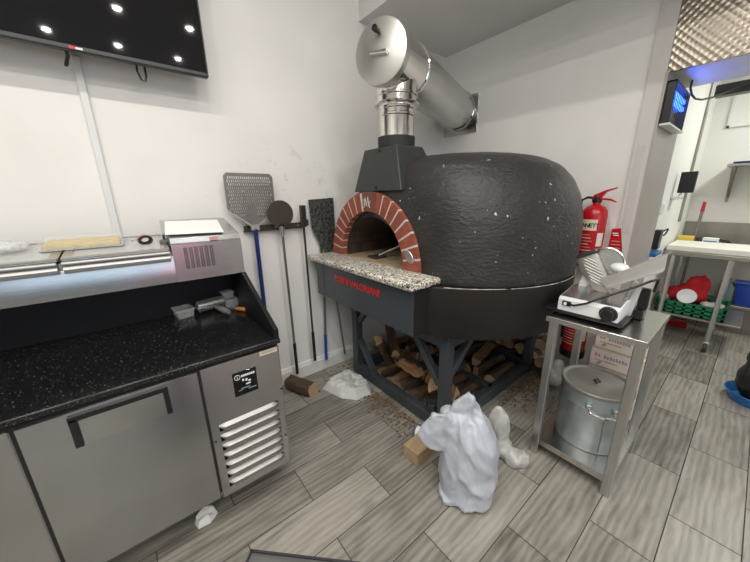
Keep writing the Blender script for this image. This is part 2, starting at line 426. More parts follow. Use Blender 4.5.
    def build(s, name, mat=None, parent=None, smooth=True, angle=35):
        me = s.mesh(name)
        ms = s.mats if s.mats else [mat]
        if s.mats and mat is not None and None in s.mats: ms = [mat if x is None else x for x in s.mats]
        for x in ms: me.materials.append(x if not isinstance(x, str) else M[x])
        return link(name, me, parent, smooth, angle)

def link(name, me, parent=None, smooth=True, angle=35):
    if smooth:
        me.polygons.foreach_set('use_smooth', [True] * len(me.polygons)); me.set_sharp_from_angle(angle=R(angle))
    o = bpy.data.objects.new(name, me); COL.objects.link(o)
    if parent: o.parent = parent
    return o

def thing(name, label, cat, loc=(0, 0, 0), rz=0, group=None):
    o = bpy.data.objects.new(name, None); COL.objects.link(o); o.empty_display_size = .1
    o.location = loc; o.rotation_euler = (0, 0, rz); o['label'] = label; o['category'] = cat
    if group: o['group'] = group
    return o
def tag(o, label, cat, group=None, kind=None):
    o['label'] = label; o['category'] = cat
    if group: o['group'] = group
    if kind: o['kind'] = kind
    return o
def struct(o, label=None):
    o['kind'] = 'structure'
    if label: o['label'] = label
    return o

def cooked(mb, mods, keep=None):
    """Apply modifiers to the mesh of mb and hand back the resulting mesh."""
    me = mb.mesh('cooked'); t = bpy.data.objects.new('cooked', me); COL.objects.link(t)
    for typ, kw in mods:
        md = t.modifiers.new(typ, typ)
        for k, v in kw.items(): setattr(md, k, v)
    dg = bpy.context.evaluated_depsgraph_get()
    r = bpy.data.meshes.new_from_object(t.evaluated_get(dg))
    bpy.data.objects.remove(t); return r

def text_mesh(txt, size, mat, name, parent, M4, depth=0.002, bold=0.0, sx=1.0):
    c = bpy.data.curves.new(name, 'FONT'); c.body = txt; c.size = size; c.extrude = depth; c.align_x = 'CENTER'; c.align_y = 'CENTER'; c.offset = bold
    c.resolution_u = 3
    t = bpy.data.objects.new(name, c); COL.objects.link(t)
    dg = bpy.context.evaluated_depsgraph_get(); me = bpy.data.meshes.new_from_object(t.evaluated_get(dg)); bpy.data.objects.remove(t)
    me.transform(M4 @ Matrix.Diagonal((sx, 1, 1, 1))); me.materials.clear(); me.materials.append(M[mat])
    return link(name, me, parent, False)

FACE_NX = Matrix(((0, 0, -1, 0), (-1, 0, 0, 0), (0, 1, 0, 0), (0, 0, 0, 1)))   # text facing -X, reading along -Y
FACE_NY = Matrix(((1, 0, 0, 0), (0, 0, -1, 0), (0, 1, 0, 0), (0, 0, 0, 1)))    # text facing -Y, reading along +X
def at(p, F): return Matrix.Translation(p) @ F

def crumple(me, amp, freq, seed=0, ridged=True, zs=.55):
    off = Vector((seed * 13.1, seed * 7.7, seed * 3.3))
    ns = [v.normal.copy() for v in me.vertices]
    for v, n in zip(me.vertices, ns):
        p = Vector((v.co.x, v.co.y, v.co.z * (zs if ridged else 1))) * freq + off
        if ridged: p += noise.noise_vector(p * .6) * .7
        q = (.5 - abs(noise.noise(p)) * 2) * .75 + (.5 - abs(noise.noise(p * 1.9 + off)) * 2) * .32 + (.5 - abs(noise.noise(p * 3.7 - off)) * 2) * .16 if ridged else noise.fractal(p, 1, 2, 4)
        v.co += n * amp * q
    me.update()

# ------------------------------------------------------------------ camera
cam = bpy.data.cameras.new('camera'); co = bpy.data.objects.new('camera', cam); COL.objects.link(co)
yaw, pit, rol, foc = R(51.483), R(15.488), R(-.880), 302.86
fw = Vector((math.cos(pit) * math.cos(yaw), math.cos(pit) * math.sin(yaw), -math.sin(pit)))
rt = Vector((math.sin(yaw), -math.cos(yaw), 0)); up = rt.cross(fw)
r2 = math.cos(rol) * rt + math.sin(rol) * up; u2 = -math.sin(rol) * rt + math.cos(rol) * up
co.matrix_world = Matrix(((r2.x, u2.x, -fw.x, 0), (r2.y, u2.y, -fw.y, 0), (r2.z, u2.z, -fw.z, 1.5), (0, 0, 0, 1)))
cam.sensor_width = 36; cam.sensor_fit = 'HORIZONTAL'; cam.lens = foc * 36 / 750; cam.clip_start = .02
S.camera = co

# ------------------------------------------------------------------ setting
YW, XW, XK = 2.23, 2.70, 5.2          # left wall plane, right wall plane, kitchen back wall
ZC, ZS = 3.3, 2.80                    # main ceiling, soffit underside

def build_floor():
    W, L, g = .2315, .65, .0022
    V, F, UV, T = [], [], [], []
    for k in range(-16, 12):
        y0 = -.008 + k * W; y1 = y0 + W
        if y0 > YW + .1: continue
        off = .1625 if k % 2 == 0 else .4865
        for j in range(-6, 9):
            x0 = off + j * L; x1 = x0 + L
            if x1 < -2.5 or x0 > XK + .1: continue
            a, b_, c, d = x0 + g, x1 - g, y0 + g, y1 - g
            i = len(V); V += [(a, c, 0), (b_, c, 0), (b_, d, 0), (a, d, 0)]; F.append((i, i + 1, i + 2, i + 3))
            ox, oy = random.uniform(0, 40), random.uniform(0, 40); fl = random.choice((-1, 1))
            UV += [(ox, oy), (ox + fl * L, oy), (ox + fl * L, oy + W), (ox, oy + W)]; T.append(random.random())
    n = len(F); i = len(V)
    V += [(-2.5, -3.6, -.0035), (XK + .1, -3.6, -.0035), (XK + .1, YW + .1, -.0035), (-2.5, YW + .1, -.0035)]; F.append((i, i + 1, i + 2, i + 3)); UV += [(0, 0)] * 4; T.append(0)
    me = bpy.data.meshes.new('floor'); me.from_pydata(V, [], F)
    ul = me.uv_layers.new(name='UVMap'); ul.data.foreach_set('uv', [c for p in UV for c in p])
    at_ = me.attributes.new('tone', 'FLOAT', 'FACE'); at_.data.foreach_set('value', T)
    me.materials.append(M['floor']); me.materials.append(M['grout'])
    me.polygons[n].material_index = 1
    struct(link('floor', me, None, False), 'grey wood-look plank tiles with dark joints')
build_floor()
def sbox(name, a, b, mat, label=None):
    return struct(MB().box(a, b).build(name, M[mat], None, False), label)
sbox('wall_left', (-2.5, YW, 0), (XW, YW + .12, ZC), 'wall', 'off-white painted wall behind the prep counter')
sbox('wall_right', (XW, .53, 0), (3.33, YW + .12, ZC), 'wall', 'off-white painted wall behind the pizza oven')
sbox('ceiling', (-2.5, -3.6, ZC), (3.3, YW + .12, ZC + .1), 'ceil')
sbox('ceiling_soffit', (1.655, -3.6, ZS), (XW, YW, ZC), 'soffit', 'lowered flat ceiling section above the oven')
sbox('wall_rear', (-2.6, -3.6, 0), (-2.5, YW, ZC), 'wall')
sbox('wall_lintel', (XW + .02, -1.1, 2.2), (3.2, .53, ZC), 'white_trim')
sbox('wall_partition', (XW, -3.6, 0), (3.2, -1.1, ZC), 'wall')
# pillar: narrow front face and deep shaded reveal of the kitchen opening
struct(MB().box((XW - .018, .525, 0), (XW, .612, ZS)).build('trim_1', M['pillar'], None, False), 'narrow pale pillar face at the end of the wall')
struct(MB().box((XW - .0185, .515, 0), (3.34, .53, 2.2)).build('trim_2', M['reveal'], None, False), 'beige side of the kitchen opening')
sbox('wall_kitchen_side', (3.34, .545, 0), (XK, .66, 2.75), 'wall')
sbox('wall_kitchen_back', (XK, -1.7, 0), (XK + .1, .66, 2.75), 'wall')
sbox('wall_kitchen_far_side', (3.2, -1.8, 0), (XK + .1, -1.7, 2.75), 'wall')
sbox('ceiling_kitchen', (3.2, -1.8, 2.75), (XK + .1, .66, 2.85), 'ceil')
# skirting with a moulded top
sk = [(0, 0), (0, .10), (.006, .108), (.006, .118), (.014, .130), (.022, .132), (.022, 0)]
struct(MB().prism([(YW - .022 + p[0], p[1]) for p in sk], 'x', -2.5, XW - .001).build('baseboard_left', M['white_trim']), 'white moulded skirting board')
# shopfront behind the camera
fr = MB()
for a, b in (((-2.5, -3.62, 0), (-1.9, -3.52, ZC)), ((1.4, -3.62, 0), (XW, -3.52, ZC)), ((-1.9, -3.62, 2.7), (1.4, -3.52, ZC))): fr.box(a, b)
struct(fr.build('wall_front', M['wall'], None, False))
sbox('wall_stall_riser', (-1.9, -3.62, 0), (1.4, -3.52, 1.0), 'bezel')  # unseen dark lower wall, added to darken the reflection in the counter steel
wf = MB()
for x in (-1.9, -.8, .3, 1.35): wf.box((x, -3.6, 1.0), (x + .05, -3.54, 2.7))
wf.box((-1.9, -3.6, 1.0), (1.4, -3.54, 1.05)).box((-1.9, -3.6, 2.65), (1.4, -3.54, 2.7))
w1 = struct(wf.build('window_1', M['bezel'], None, False)); MB().box((-1.9, -3.575, 1.0), (1.4, -3.57, 2.7)).build('pane', M['glass'], w1, False)

# ------------------------------------------------------------------ lights
def area(name, loc, rot, size, power, col, shape='DISK', sy=None):
    l = bpy.data.lights.new(name, 'AREA'); l.energy = power; l.color = col; l.shape = shape; l.size = size
    if sy: l.size_y = sy
    o = bpy.data.objects.new(name, l); COL.objects.link(o); o.location = loc; o.rotation_euler = rot; return o
WARM = (1.0, .955, .88)
def downlight(x, y, z, p):
    t = thing('downlight', 'round recessed ceiling downlight, seen only as a glint in the television', 'ceiling light', (x, y, z), 0, 'recessed downlights')
    MB().lathe([(.062, 0), (.062, -.004), (.05, -.006), (.045, 0)], seg=24).build('trim_ring', M['white_trim'], t)
    MB().lathe([(0, -.0015), (.038, -.0015)], seg=24).build('lens', M['lamp'], t)
    area('downlight_lamp', (x, y, z - .012), (0, 0, 0), .055, p, WARM)
for x in (-1.52, -.92, -.32, .28, .89):
    for y in (.76, -.165, -1.09, -2.01):
        if x < -1 and y < -1: continue
        downlight(x, y, ZC - .001, 6.2)
area('kitchen_lamp', (4.3, -.5, 2.73), (0, 0, 0), .9, 26, (.97, 1, .9), 'RECTANGLE', .3)
area('window_daylight', (-.25, -3.72, 1.85), (R(90), 0, 0), 3.0, 34, (.60, .80, 1.0), 'RECTANGLE', 1.6)
area('neon_sign_glow', (.75, -3.45, 1.2), (R(90), 0, 0), .5, 3, (1, .12, .14), 'RECTANGLE', .5)  # red light added to tint the shadows pink; no sign is built
w = bpy.data.worlds.new('daylight'); S.world = w; w.use_nodes = True
bg = w.node_tree.nodes['Background']; bg.inputs['Color'].default_value = (.55, .68, .85, 1); bg.inputs['Strength'].default_value = .25

# ------------------------------------------------------------------ television
tv = thing('television', 'large black wall television at top left with downlights glinting on its screen', 'television', (-.33, 2.06, 2.148))
MB().box((-.82, 0, 0), (.82, .035, .93), .006).build('casing', M['bezel'], tv)
MB().box((-.812, -.002, .022), (.812, .002, .922)).build('screen', M['black_gloss'], tv, False)
MB().box((-.25, .035, .25), (.25, .168, .6), .004).build('wall_bracket', M['black_matt'], tv)
MB().box((.262, -.003, .006), (.282, .001, .016), 0, 'red_text').box((.284, -.003, .007), (.308, .001, .015), 0, 'paper').build('logo', None, tv, False)
cab = MB().tube([(.245, .04, .05), (.25, .05, -.01), (.235, .07, -.045), (.24, .09, -.03)], .007)
cab.build('cable', M['black'], tv)
MB().tube([(.505, .05, .05), (.50, .05, -.02), (.512, .055, -.055), (.528, .055, -.058), (.535, .06, -.03), (.535, .06, .04)], .005).build('cable', M['black'], tv)
tr = MB().box((-.075, YW - .018, 1.0), (-.042, YW, 2.18), .004)
o = tr.build('cable_trunking', M['pvc']); tag(o, 'narrow white cable trunking running down the wall below the television', 'trunking')

# ------------------------------------------------------------------ refrigerated prep counter
XR = .447
pc = thing('prep_counter', 'stainless refrigerated prep counter with black granite worktop and raised topping rail', 'counter', (0, 0, 0))
MB().box((-1.55, 1.325, .155), (XR + .004, 2.16, .852), .004).build('cabinet', M['steel_panel'], pc)
MB().prism([(1.28, .854), (1.28, .872), (1.284, .876), (1.97, .876), (1.97, .854)], 'x', -1.56, XR + .004).build('worktop', M['black_granite'], pc, True, 20)
MB().box((-1.56, 1.965, .876), (XR, 1.985, 1.20)).build('upstand', M['black_panel'], pc, False)
MB().prism([(1.285, .876), (1.285, .922), (1.695, 1.118), (1.97, 1.118), (1.97, .876)], 'x', XR - .018, XR + .003, bev=.002).build('side_panel', M['black_panel'], pc)
# doors
def door(x0, x1):
    d = MB().box((x0, 1.305, .165), (x1, 1.325, .826), .004).build('door', M['steel_panel'], pc)
    h = MB(); a, b = x0 + .118, x0 + .398
    h.box((a, 1.296, .79), (b, 1.308, .812), .002).box((a, 1.296, .69), (a + .022, 1.308, .80), .002).box((b - .018, 1.298, .69), (b, 1.308, .80), .002)
    h.build('handle', M['black'], d)
    MB().box((a + .022, 1.3035, .69), (b - .018, 1.3052, .79)).build('handle_recess', M['steel_top'], d, False)
door(-.394, .110); door(-.905, -.401); door(-1.415, -.912)
MB().box((-1.5, 1.312, .19), (XR, 1.326, .834)).build('door_gasket', M['black_matt'], pc, False)
vp = MB().box((.118, 1.305, .155), (XR + .002, 1.326, .832), .003).build('vent_panel', M['steel_panel'], pc)
for k in range(7):
    z = .545 - k * .0515
    lv = MB(); n = 12; V = []
    x0, x1 = .150, .418
    for i in range(n + 1):
        t = i / n; x = x0 + (x1 - x0) * t; e = min(1, min(t, 1 - t) / .09) ** .5
        V += [(x, 1.305, z), (x, 1.305 - .016 * e, z - .012), (x, 1.305 - .014 * e, z - .034 * max(e, .3)), (x, 1.305, z - .036)]
    F = [(4 * i + j, 4 * i + 4 + j, 4 * i + 5 + j, 4 * i + 1 + j) for i in range(n) for j in range(3)]
    lv._add(V, F); bmesh.ops.recalc_face_normals(lv.bm, faces=lv.bm.faces[:]); lv.build('louvre', M['louvre'], vp)
MB().box((.233, 1.302, .648), (.334, 1.3055, .764), .001).build('control_display', M['black_gloss'], vp)
dd = MB().box((.250, 1.3012, .672), (.268, 1.3024, .676)).box((.262, 1.3012, .678), (.300, 1.3024, .684)).box((.292, 1.3012, .668), (.326, 1.3024, .674)); dd.build('display_strip', M['teal'], vp, False)
text_mesh('i', .026, 'paper', 'display_icon', vp, at((.2515, 1.3012, .741), FACE_NY), .0006)
MB().lathe([(.0125, 0), (.0125, .0008), (.0105, .0008), (.0105, 0)], (.2515, 1.3016, .741), 20, (0, -1, 0)).build('display_ring', M['paper'], vp)
dl = MB()
for k in range(7): dl.box((.268 + k * .0085, 1.3012, .737), (.2745 + k * .0085, 1.3022, .747))
for a_, b_ in (((.270, .716), (.278, .726)), ((.284, .712), (.292, .724)), ((.296, .706), (.306, .714)), ((.284, .694), (.304, .700))): dl.box((a_[0], 1.3012, a_[1]), (b_[0], 1.3022, b_[1]))
dl.build('display_print', M['paper'], vp, False)
MB().box((.358, 1.3025, .806), (.440, 1.3055, .829), .0008).build('maker_plate', M['cream'], vp)
pt_ = MB()
for k in range(6): pt_.box((.370 + k * .010, 1.3018, .814), (.377 + k * .010, 1.3026, .821))
pt_.build('plate_print', M['grey_mark'], vp, False)
sc = MB()
for p in ((.128, .47), (.440, .60), (.436, .33)): sc.cyl((p[0], 1.307, p[1]), (p[0], 1.302, p[1]), .0045, seg=10)
sc.build('screw', M['black'], vp)
for x, y in ((-.9, 1.62), (.03, 1.60), (.38, 1.66), (.38, 2.08), (-.9, 2.08)):
    c = MB().box((x - .03, y - .03, .135), (x + .03, y + .03, .16)).build('castor', M['steel_leg'], pc)
    MB().lathe([(.0, -.016), (.05, -.016), (.056, -.01), (.056, .01), (.05, .016), (0, .016)], (x, y + .02, .056), 24, (1, 0, 0)).build('wheel', M['black'], c)
    MB().bar((x - .02, y, .14), (x - .02, y + .02, .056), .03, .004).bar((x + .02, y, .14), (x + .02, y + .02, .056), .03, .004).build('fork', M['steel_leg'], c)
# raised rail housing
HX = .135
MB().prism([(1.7065, 1.117), (1.70, 1.222), (1.71, 1.245), (2.10, 1.29), (2.10, 1.117)], 'x', -1.56, HX).build('rail_housing', M['steel_panel'], pc)
MB().prism([(1.70, 1.117), (1.70, 1.297), (1.706, 1.302), (1.712, 1.326), (1.722, 1.330), (2.0, 1.392), (2.10, 1.392), (2.10, 1.117)], 'x', HX, XR).build('compressor_hood', M['steel_panel'], pc)
gr = MB()
for c in range(6):
    for r in range(11):
        for q in range(2):
            x = .185 + c * .0225 + q * .009; z = 1.276 - r * .0095
            gr.box((x - .0032, 1.6985, z - .003), (x + .0032, 1.7005, z + .003))
gr.build('vent_slots', M['black_matt'], pc, False)
MB().box((.305, 1.6995, 1.303), (.337, 1.7105, 1.320)).build('rating_sticker', M['pink_mark'], pc, False)
def lid(x0, x1):
    l = MB().box((x0, 1.70, 1.27), (x1, 1.725, 1.284), .003)
    l.prism([(1.72, 1.270), (1.72, 1.282), (2.07, 1.316), (2.07, 1.302)], 'x', x0, x0 + .03).prism([(1.72, 1.270), (1.72, 1.282), (2.07, 1.316), (2.07, 1.302)], 'x', x1 - .03, x1).box((x0, 2.05, 1.30), (x1, 2.09, 1.318), .003)
    o = l.build('lid_frame', M['steel_top'], pc)
    MB().prism([(1.72, 1.276), (1.72, 1.280), (2.06, 1.313), (2.06, 1.309)], 'x', x0 + .03, x1 - .03).build('lid_panel', M['film'], o, False)
    MB().cyl((x0 + .004, 1.688, 1.262), (x1 - .004, 1.688, 1.262), .0105, seg=14).prism([(1.692, 1.222), (1.680, 1.226), (1.678, 1.240), (1.686, 1.252), (1.70, 1.256), (1.70, 1.222)], 'x', x0 + .004, x1 - .004).build('lid_handle', M['louvre'], o)
lid(-.238, .128); lid(-.75, -.246); lid(-1.27, -.758)
bk = MB().prism([(1.705, 1.224), (1.705, 1.262), (2.09, 1.30), (2.09, 1.27)], 'x', -1.55, HX - .004).build('pan_well', M['steel_top'], pc, False)

# things lying on the raised rail and worktop
fp = thing('food_pan', 'clear lidded food tray with yellow contents on the topping rail', 'food tray', (-.175, 1.93, 1.303), 0)
fp.rotation_euler = (R(5.2), 0, 0)
MB().box((-.14, -.075, 0), (.14, .075, .006), .002).build('tray', M['steel_top'], fp)
MB().box((-.128, -.066, .005), (.128, .066, .026), .006, seg=2).build('contents', M['cheese'], fp)
ld = MB()
for a, b in (((-.14, -.075, .006), (.14, -.071, .034)), ((-.14, .071, .006), (.14, .075, .034)), ((-.14, -.075, .006), (-.136, .075, .034)), ((.136, -.075, .006), (.14, .075, .034)), ((-.14, -.075, .034), (.14, .075, .037))): ld.box(a, b)
ld.build('clear_lid', M['thin_clear'], fp, False)
def film_blob(name, c, r, mat, seed, amp, label, cat, vox=.008):
    m = MB().ell(c, r)
    me = cooked(m, [('REMESH', dict(mode='VOXEL', voxel_size=vox)), ('SMOOTH', dict(iterations=4, factor=.5))])
    crumple(me, amp, 2.0 / max(r), seed); me.materials.clear(); me.materials.append(M[mat])
    return tag(link(name, me), label, cat)
film_blob('plastic_film', (-.43, 1.93, 1.325), (.085, .08, .022), 'film', 3, .012, 'crumpled clear plastic film on the left of the topping rail', 'plastic film', .007)
tp = thing('tape_roll', 'brown and black roll with wire clips on the topping rail', 'tape roll', (.048, 1.86, 1.293), R(20))
tp.scale = (.8, .8, .62)
MB().lathe([(.020, -.012), (.036, -.012), (.038, -.009), (.038, .009), (.036, .012), (.020, .012)], (0, 0, .036), 24, (.25, 1, .2)).build('roll', M['black'], tp)
MB().lathe([(.0365, -.010), (.0395, -.010), (.0395, .010), (.0365, .010)], (0, 0, .036), 24, (.25, 1, .2)).build('outer_band', M['orange_wood'], tp)
MB().tube([(-.03, .0, .035), (-.055, -.005, .038), (-.062, 0, .03), (-.07, 0, .045)], .0035).build('clip', M['steel_leg'], tp)
gd = thing('small_gadget', 'small grey clip gadget beside the brown and black roll', 'gadget', (.13, 1.86, 1.292), R(-20))
MB().box((-.024, -.02, 0), (.024, .02, .018), .006, seg=2).build('body', M['grey_mid'], gd)
MB().box((-.01, -.005, .016), (-.001, .006, .042), .002).build('lever', M['bezel'], gd)
pn = MB(); T = Matrix.Translation((.262, 1.85, 1.368)) @ Matrix.Rotation(R(12.6), 4, 'X') @ Matrix.Rotation(R(-6), 4, 'Z')
pn.box((-.125, -.13, 0), (-.005, .10, .0015), 0, None, T).box((-.005, -.13, .0005), (.125, .10, .003), 0, None, T)
tag(pn.build('paper_sheet', M['paper'], None, False), 'white sheet of paper on the steel hood of the counter', 'paper')

def tub(c, a, b, h, label, stack=False):
    t = thing('plastic_tub', label, 'plastic tub', c, R(8))
    s = MB(); w, th = .86, .002
    o_ = [(-a * w, -b * w), (a * w, -b * w), (a * w, b * w), (-a * w, b * w)]; q = [(-a, -b), (a, -b), (a, b), (-a, b)]
    V = [(x, y, 0) for x, y in o_] + [(x, y, h) for x, y in q] + [(x * .97, y * .97, .004) for x, y in o_] + [(x * .97, y * .97, h) for x, y in q]
    F = [(3, 2, 1, 0)] + [(i, (i + 1) % 4, 4 + (i + 1) % 4, 4 + i) for i in range(4)] + [(8, 9, 10, 11)] + [(8 + (i + 1) % 4, 8 + i, 12 + i, 12 + (i + 1) % 4) for i in range(4)] + [(4 + i, 4 + (i + 1) % 4, 12 + (i + 1) % 4, 12 + i) for i in range(4)]
    s._add(V, F); s.build('tub', M['clear'], t, False)
    rm = MB()
    for p, r in (((-a - .004, -b - .004), (a + .004, -b + .003)), ((-a - .004, b - .003), (a + .004, b + .004)), ((-a - .004, -b), (-a + .003, b)), ((a - .003, -b), (a + .004, b))): rm.box((*p, h - .003), (*r, h + .003))
    rm.build('rim', M['clear'], t, False)
    if stack: MB().box((-a - .003, -b - .003, h + .003), (a + .003, b + .003, h + .008), .001).build('lid', M['clear'], t, False)
    return t
tub((.150, 1.90, .877), .042, .05, .046, 'clear rectangular plastic tub left of the silver dough docker')
tub((.392, 1.90, .877), .040, .036, .046, 'clear plastic tub at the bottom of the stack by the side panel', True)
tub((.384, 1.905, .932), .028, .026, .034, 'smaller clear tub with lid on top of the tub stack', True)
dk = thing('dough_docker', 'silver spiked dough docker roller with grey handle on the black worktop', 'dough docker', (.285, 1.89, .877), R(10))
ro = MB().cyl((-.07, 0, .042), (.07, 0, .042), .026, seg=20)
for i in range(9):
    for k in range(10):
        a = 2 * math.pi * k / 10 + i * .3; x = -.062 + i * .0155
        ro.cyl((x, math.cos(a) * .025, .042 + math.sin(a) * .025), (x, math.cos(a) * .033, .042 + math.sin(a) * .033), .003, .0015, seg=5)
ro.build('roller', M['flue_cap'], dk)
MB().tube([(-.078, 0, .042), (-.078, -.04, .045), (0, -.055, .04), (.078, -.04, .045), (.078, 0, .042)], .005).build('yoke', M['steel_leg'], dk)
MB().tube([(0, -.05, .04), (.02, -.09, .028), (.03, -.14, .022), (.032, -.16, .022)], [.009, .016, .017, .012], 12).build('handle', M['grey_mid'], dk)
kn = thing('paring_knife', 'knife with orange wooden handle on the black worktop', 'knife', (.40, 1.80, .882), R(-62))
MB().tube([(0, 0, .006), (.03, 0, .008), (.07, .004, .008), (.10, 0, .006)], [.009, .012, .012, .010], 10).build('handle', M['orange_wood'], kn)
MB().prism([(-.11, 0), (0, -.013), (0, .012), (-.06, .012)], 'z', .004, .0055).build('blade', M['chrome'], kn, False)

# ------------------------------------------------------------------ peels and tools on the left wall
rk = thing('peel_rack', 'dark wall rail with brackets holding the pizza peels', 'rack', (.83, YW, 1.30))
MB().box((-.22, -.03, -.022), (.225, -.024, .022), .001).box((-.22, -.024, -.022), (.225, 0, -.017)).build('rail', M['dark_disc'], rk, False)
for x in (-.16, .01, .19): MB().tube([(x - .02, -.03, 0), (x - .02, -.055, -.005), (x - .02, -.06, .012)], .004).tube([(x + .02, -.03, 0), (x + .02, -.055, -.005), (x + .02, -.06, .012)], .004).bar((x - .022, -.031, 0), (x + .022, -.031, 0), .006, .01).build('hook', M['steel_leg'], rk)

def perforated_peel():
    t = thing('perforated_peel', 'large perforated aluminium pizza peel with dark blue handle', 'pizza peel', (.672, 2.165, 0), 0)
    # head outline in x,z with slots cut by building a slotted sheet strip by strip
    def half(z):   # half width of the head at height z
        if z > 1.635: return .158 - .02 * ((z - 1.635) / .028) ** 2
        if z > 1.44: return .158
        if z > 1.335: return .158 - .125 * ((1.44 - z) / .105) ** 1.1
        return .033
    hb = MB(); y0, y1 = 0, .003
    def strip(xa, xb, za, zb):
        if xb - xa > .0005: hb.box((xa, y0, za), (xb, y1, zb))
    z = 1.318; dz = .0054
    while z < 1.66:
        a = half(z + dz / 2); r = int((z - 1.318) / dz)
        if r % 4 and z > 1.385 and z < 1.645:
            off = .0065 if (r // 4) % 2 else 0; x = -a; n = int(a / .013) + 1
            for i in range(-n, n + 1):
                c = i * .013 + off
                if abs(c) > a - .016 or (abs(c) < .03 and z < 1.46): continue
                strip(x, c - .0034, z, z + dz); x = c + .0034
            strip(x, a, z, z + dz)
        else: strip(-a, a, z, z + dz)
        z += dz
    hb.build('head', M['aluminium'], t, False)
    MB().bar((-.125, -.008, 1.405), (-.012, -.008, 1.315), .006, .012).bar((.115, -.008, 1.385), (.012, -.008, 1.315), .006, .012).box((-.03, -.018, 1.29), (.03, .004, 1.33), .004).build('bracket', M['steel_leg'], t)
    MB().cyl((0, -.008, 1.30), (-.002, -.008, .42), .0145, seg=16).build('handle', M['blue_dark'], t)
    MB().cyl((-.002, -.008, .42), (-.002, -.008, .36), .016, seg=16).build('grip', M['black'], t)
perforated_peel()
dp = thing('turning_peel', 'small round dark turning peel with thin steel handle', 'pizza peel', (.852, 2.135, 0))
MB().lathe([(0, 0), (.093, 0), (.094, .002), (.093, .004), (0, .004)], (0, 0, 1.395), 40, (0, -1, 0)).build('head', M['dark_disc'], dp)
MB().cyl((0, 0, 1.31), (0, 0, 1.235), .016, .012, seg=14).box((-.02, -.004, 1.285), (.02, .006, 1.325), .003).build('socket', M['steel_leg'], dp)
MB().cyl((0, 0, 1.26), (.012, 0, .36), .009, seg=12).build('handle', M['aluminium'], dp)
MB().cyl((.012, 0, .38), (.014, 0, .105), .0125, seg=14).build('grip', M['black'], dp)
ob = thing('oven_brush', 'long handled oven brush with dark head hanging right of the round peel', 'oven brush', (1.03, 2.15, 0))
MB().box((-.022, -.02, 1.29), (.018, .012, 1.45), .004).box((-.028, -.028, 1.30), (.03, -.016, 1.345), .003).build('head', M['dark_disc'], ob)
br = MB()
for i in range(14):
    for j in range(3): br.cyl((-.016 + j * .014, -.02, 1.305 + i * .0105), (-.02 + j * .016, -.045, 1.302 + i * .0107), .0022, seg=5)
br.build('bristles', M['black_matt'], ob)
MB().cyl((0, 0, 1.30), (.008, 0, .42), .0085, seg=12).build('handle', M['bezel'], ob)
MB().cyl((.008, 0, .42), (.01, 0, .155), .0125, seg=14).build('grip', M['black'], ob)
sp = thing('square_peel', 'dark mottled square ended peel with blue handle grip beside the oven', 'pizza peel', (1.205, 2.195, 0))
MB().prism([(-.10, 1.488), (.122, 1.50), (.125, 1.13), (.06, 1.06), (-.02, 1.06), (-.03, 1.15), (-.085, 1.27)], 'y', -.003, .003).build('head', M['patterned'], sp, False)
MB().cyl((0, -.006, 1.09), (-.03, -.006, .33), .010, seg=12).build('handle', M['aluminium'], sp)
MB().cyl((-.03, -.006, .34), (-.036, -.006, .10), .0125, seg=14).build('grip', M['blue'], sp)
rd = thing('ash_rake', 'thin grey metal rake handle hanging between the square peel and the oven', 'ash rake', (1.30, 2.16, 0))
MB().cyl((-.05, 0, 1.0), (.05, 0, .10), .008, seg=10).build('handle', M['aluminium'], rd)
MB().box((-.11, -.012, .99), (.0, .012, 1.035), .003).build('blade', M['dark_disc'], rd)

# ------------------------------------------------------------------ pizza oven
OC, ORX, ORY = (1.915, 1.405), .77, .778
ov = thing('pizza_oven', 'large black domed wood fired pizza oven with red brick arch on a steel stand', 'pizza oven', (OC[0], OC[1], 0))
def L(p): return (p[0] - OC[0], p[1] - OC[1], p[2])
def OVM(mb, name, mat, parent=None, smooth=True, angle=35):
    o = mb.build(name, mat, None, smooth, angle); o.data.transform(Matrix.Translation((-OC[0], -OC[1], 0))); o.parent = parent or ov; return o
ZB, ZSEAM, AX, AY, AZ, AR, AI = .73, 1.012, 1.25, 1.637, 1.068, .466, .343
# dome body
db = MB()
prof = [(0, ZSEAM), (1.0, ZSEAM), (1.004, 1.16), (1.004, 1.28), (.992, 1.40), (.958, 1.51), (.90, 1.605), (.81, 1.685), (.68, 1.74), (.52, 1.768), (.30, 1.782), (0, 1.788)]
db.lathe([(r, ZSEAM + (z - ZSEAM) * .968) for r, z in prof], (OC[0], OC[1], 0), 72, sx=ORX, sy=ORY)
arc = [(AY + (AR + .045) * math.cos(t), AZ + (AR + .035) * math.sin(t)) for t in [math.pi * i / 24 for i in range(25)]]
arc = [(AY + AR + .045, ZSEAM)] + arc + [(AY - AR - .045, ZSEAM)]
db.prism(arc, 'x', AX + .012, 1.95)
me = cooked(db, [('REMESH', dict(mode='VOXEL', voxel_size=.016)), ('SMOOTH', dict(iterations=14, factor=.5))])
for v in me.vertices:
    if v.co.z < ZSEAM + .03: v.co.z = min(v.co.z, ZSEAM + .012) if v.co.z < ZSEAM + .012 else v.co.z
for v in me.vertices:                                  # flattened front face around the mouth
    if v.co.x < 1.6:
        fx = AX + .022 + .42 * max(0, v.co.z - 1.50) ** 1.2; k = .045; d = v.co.x - fx
        v.co.x = fx + k * math.log(1 + math.exp(min(d / k, 30)))
me.update(); crumple(me, .002, 11, 2, False)
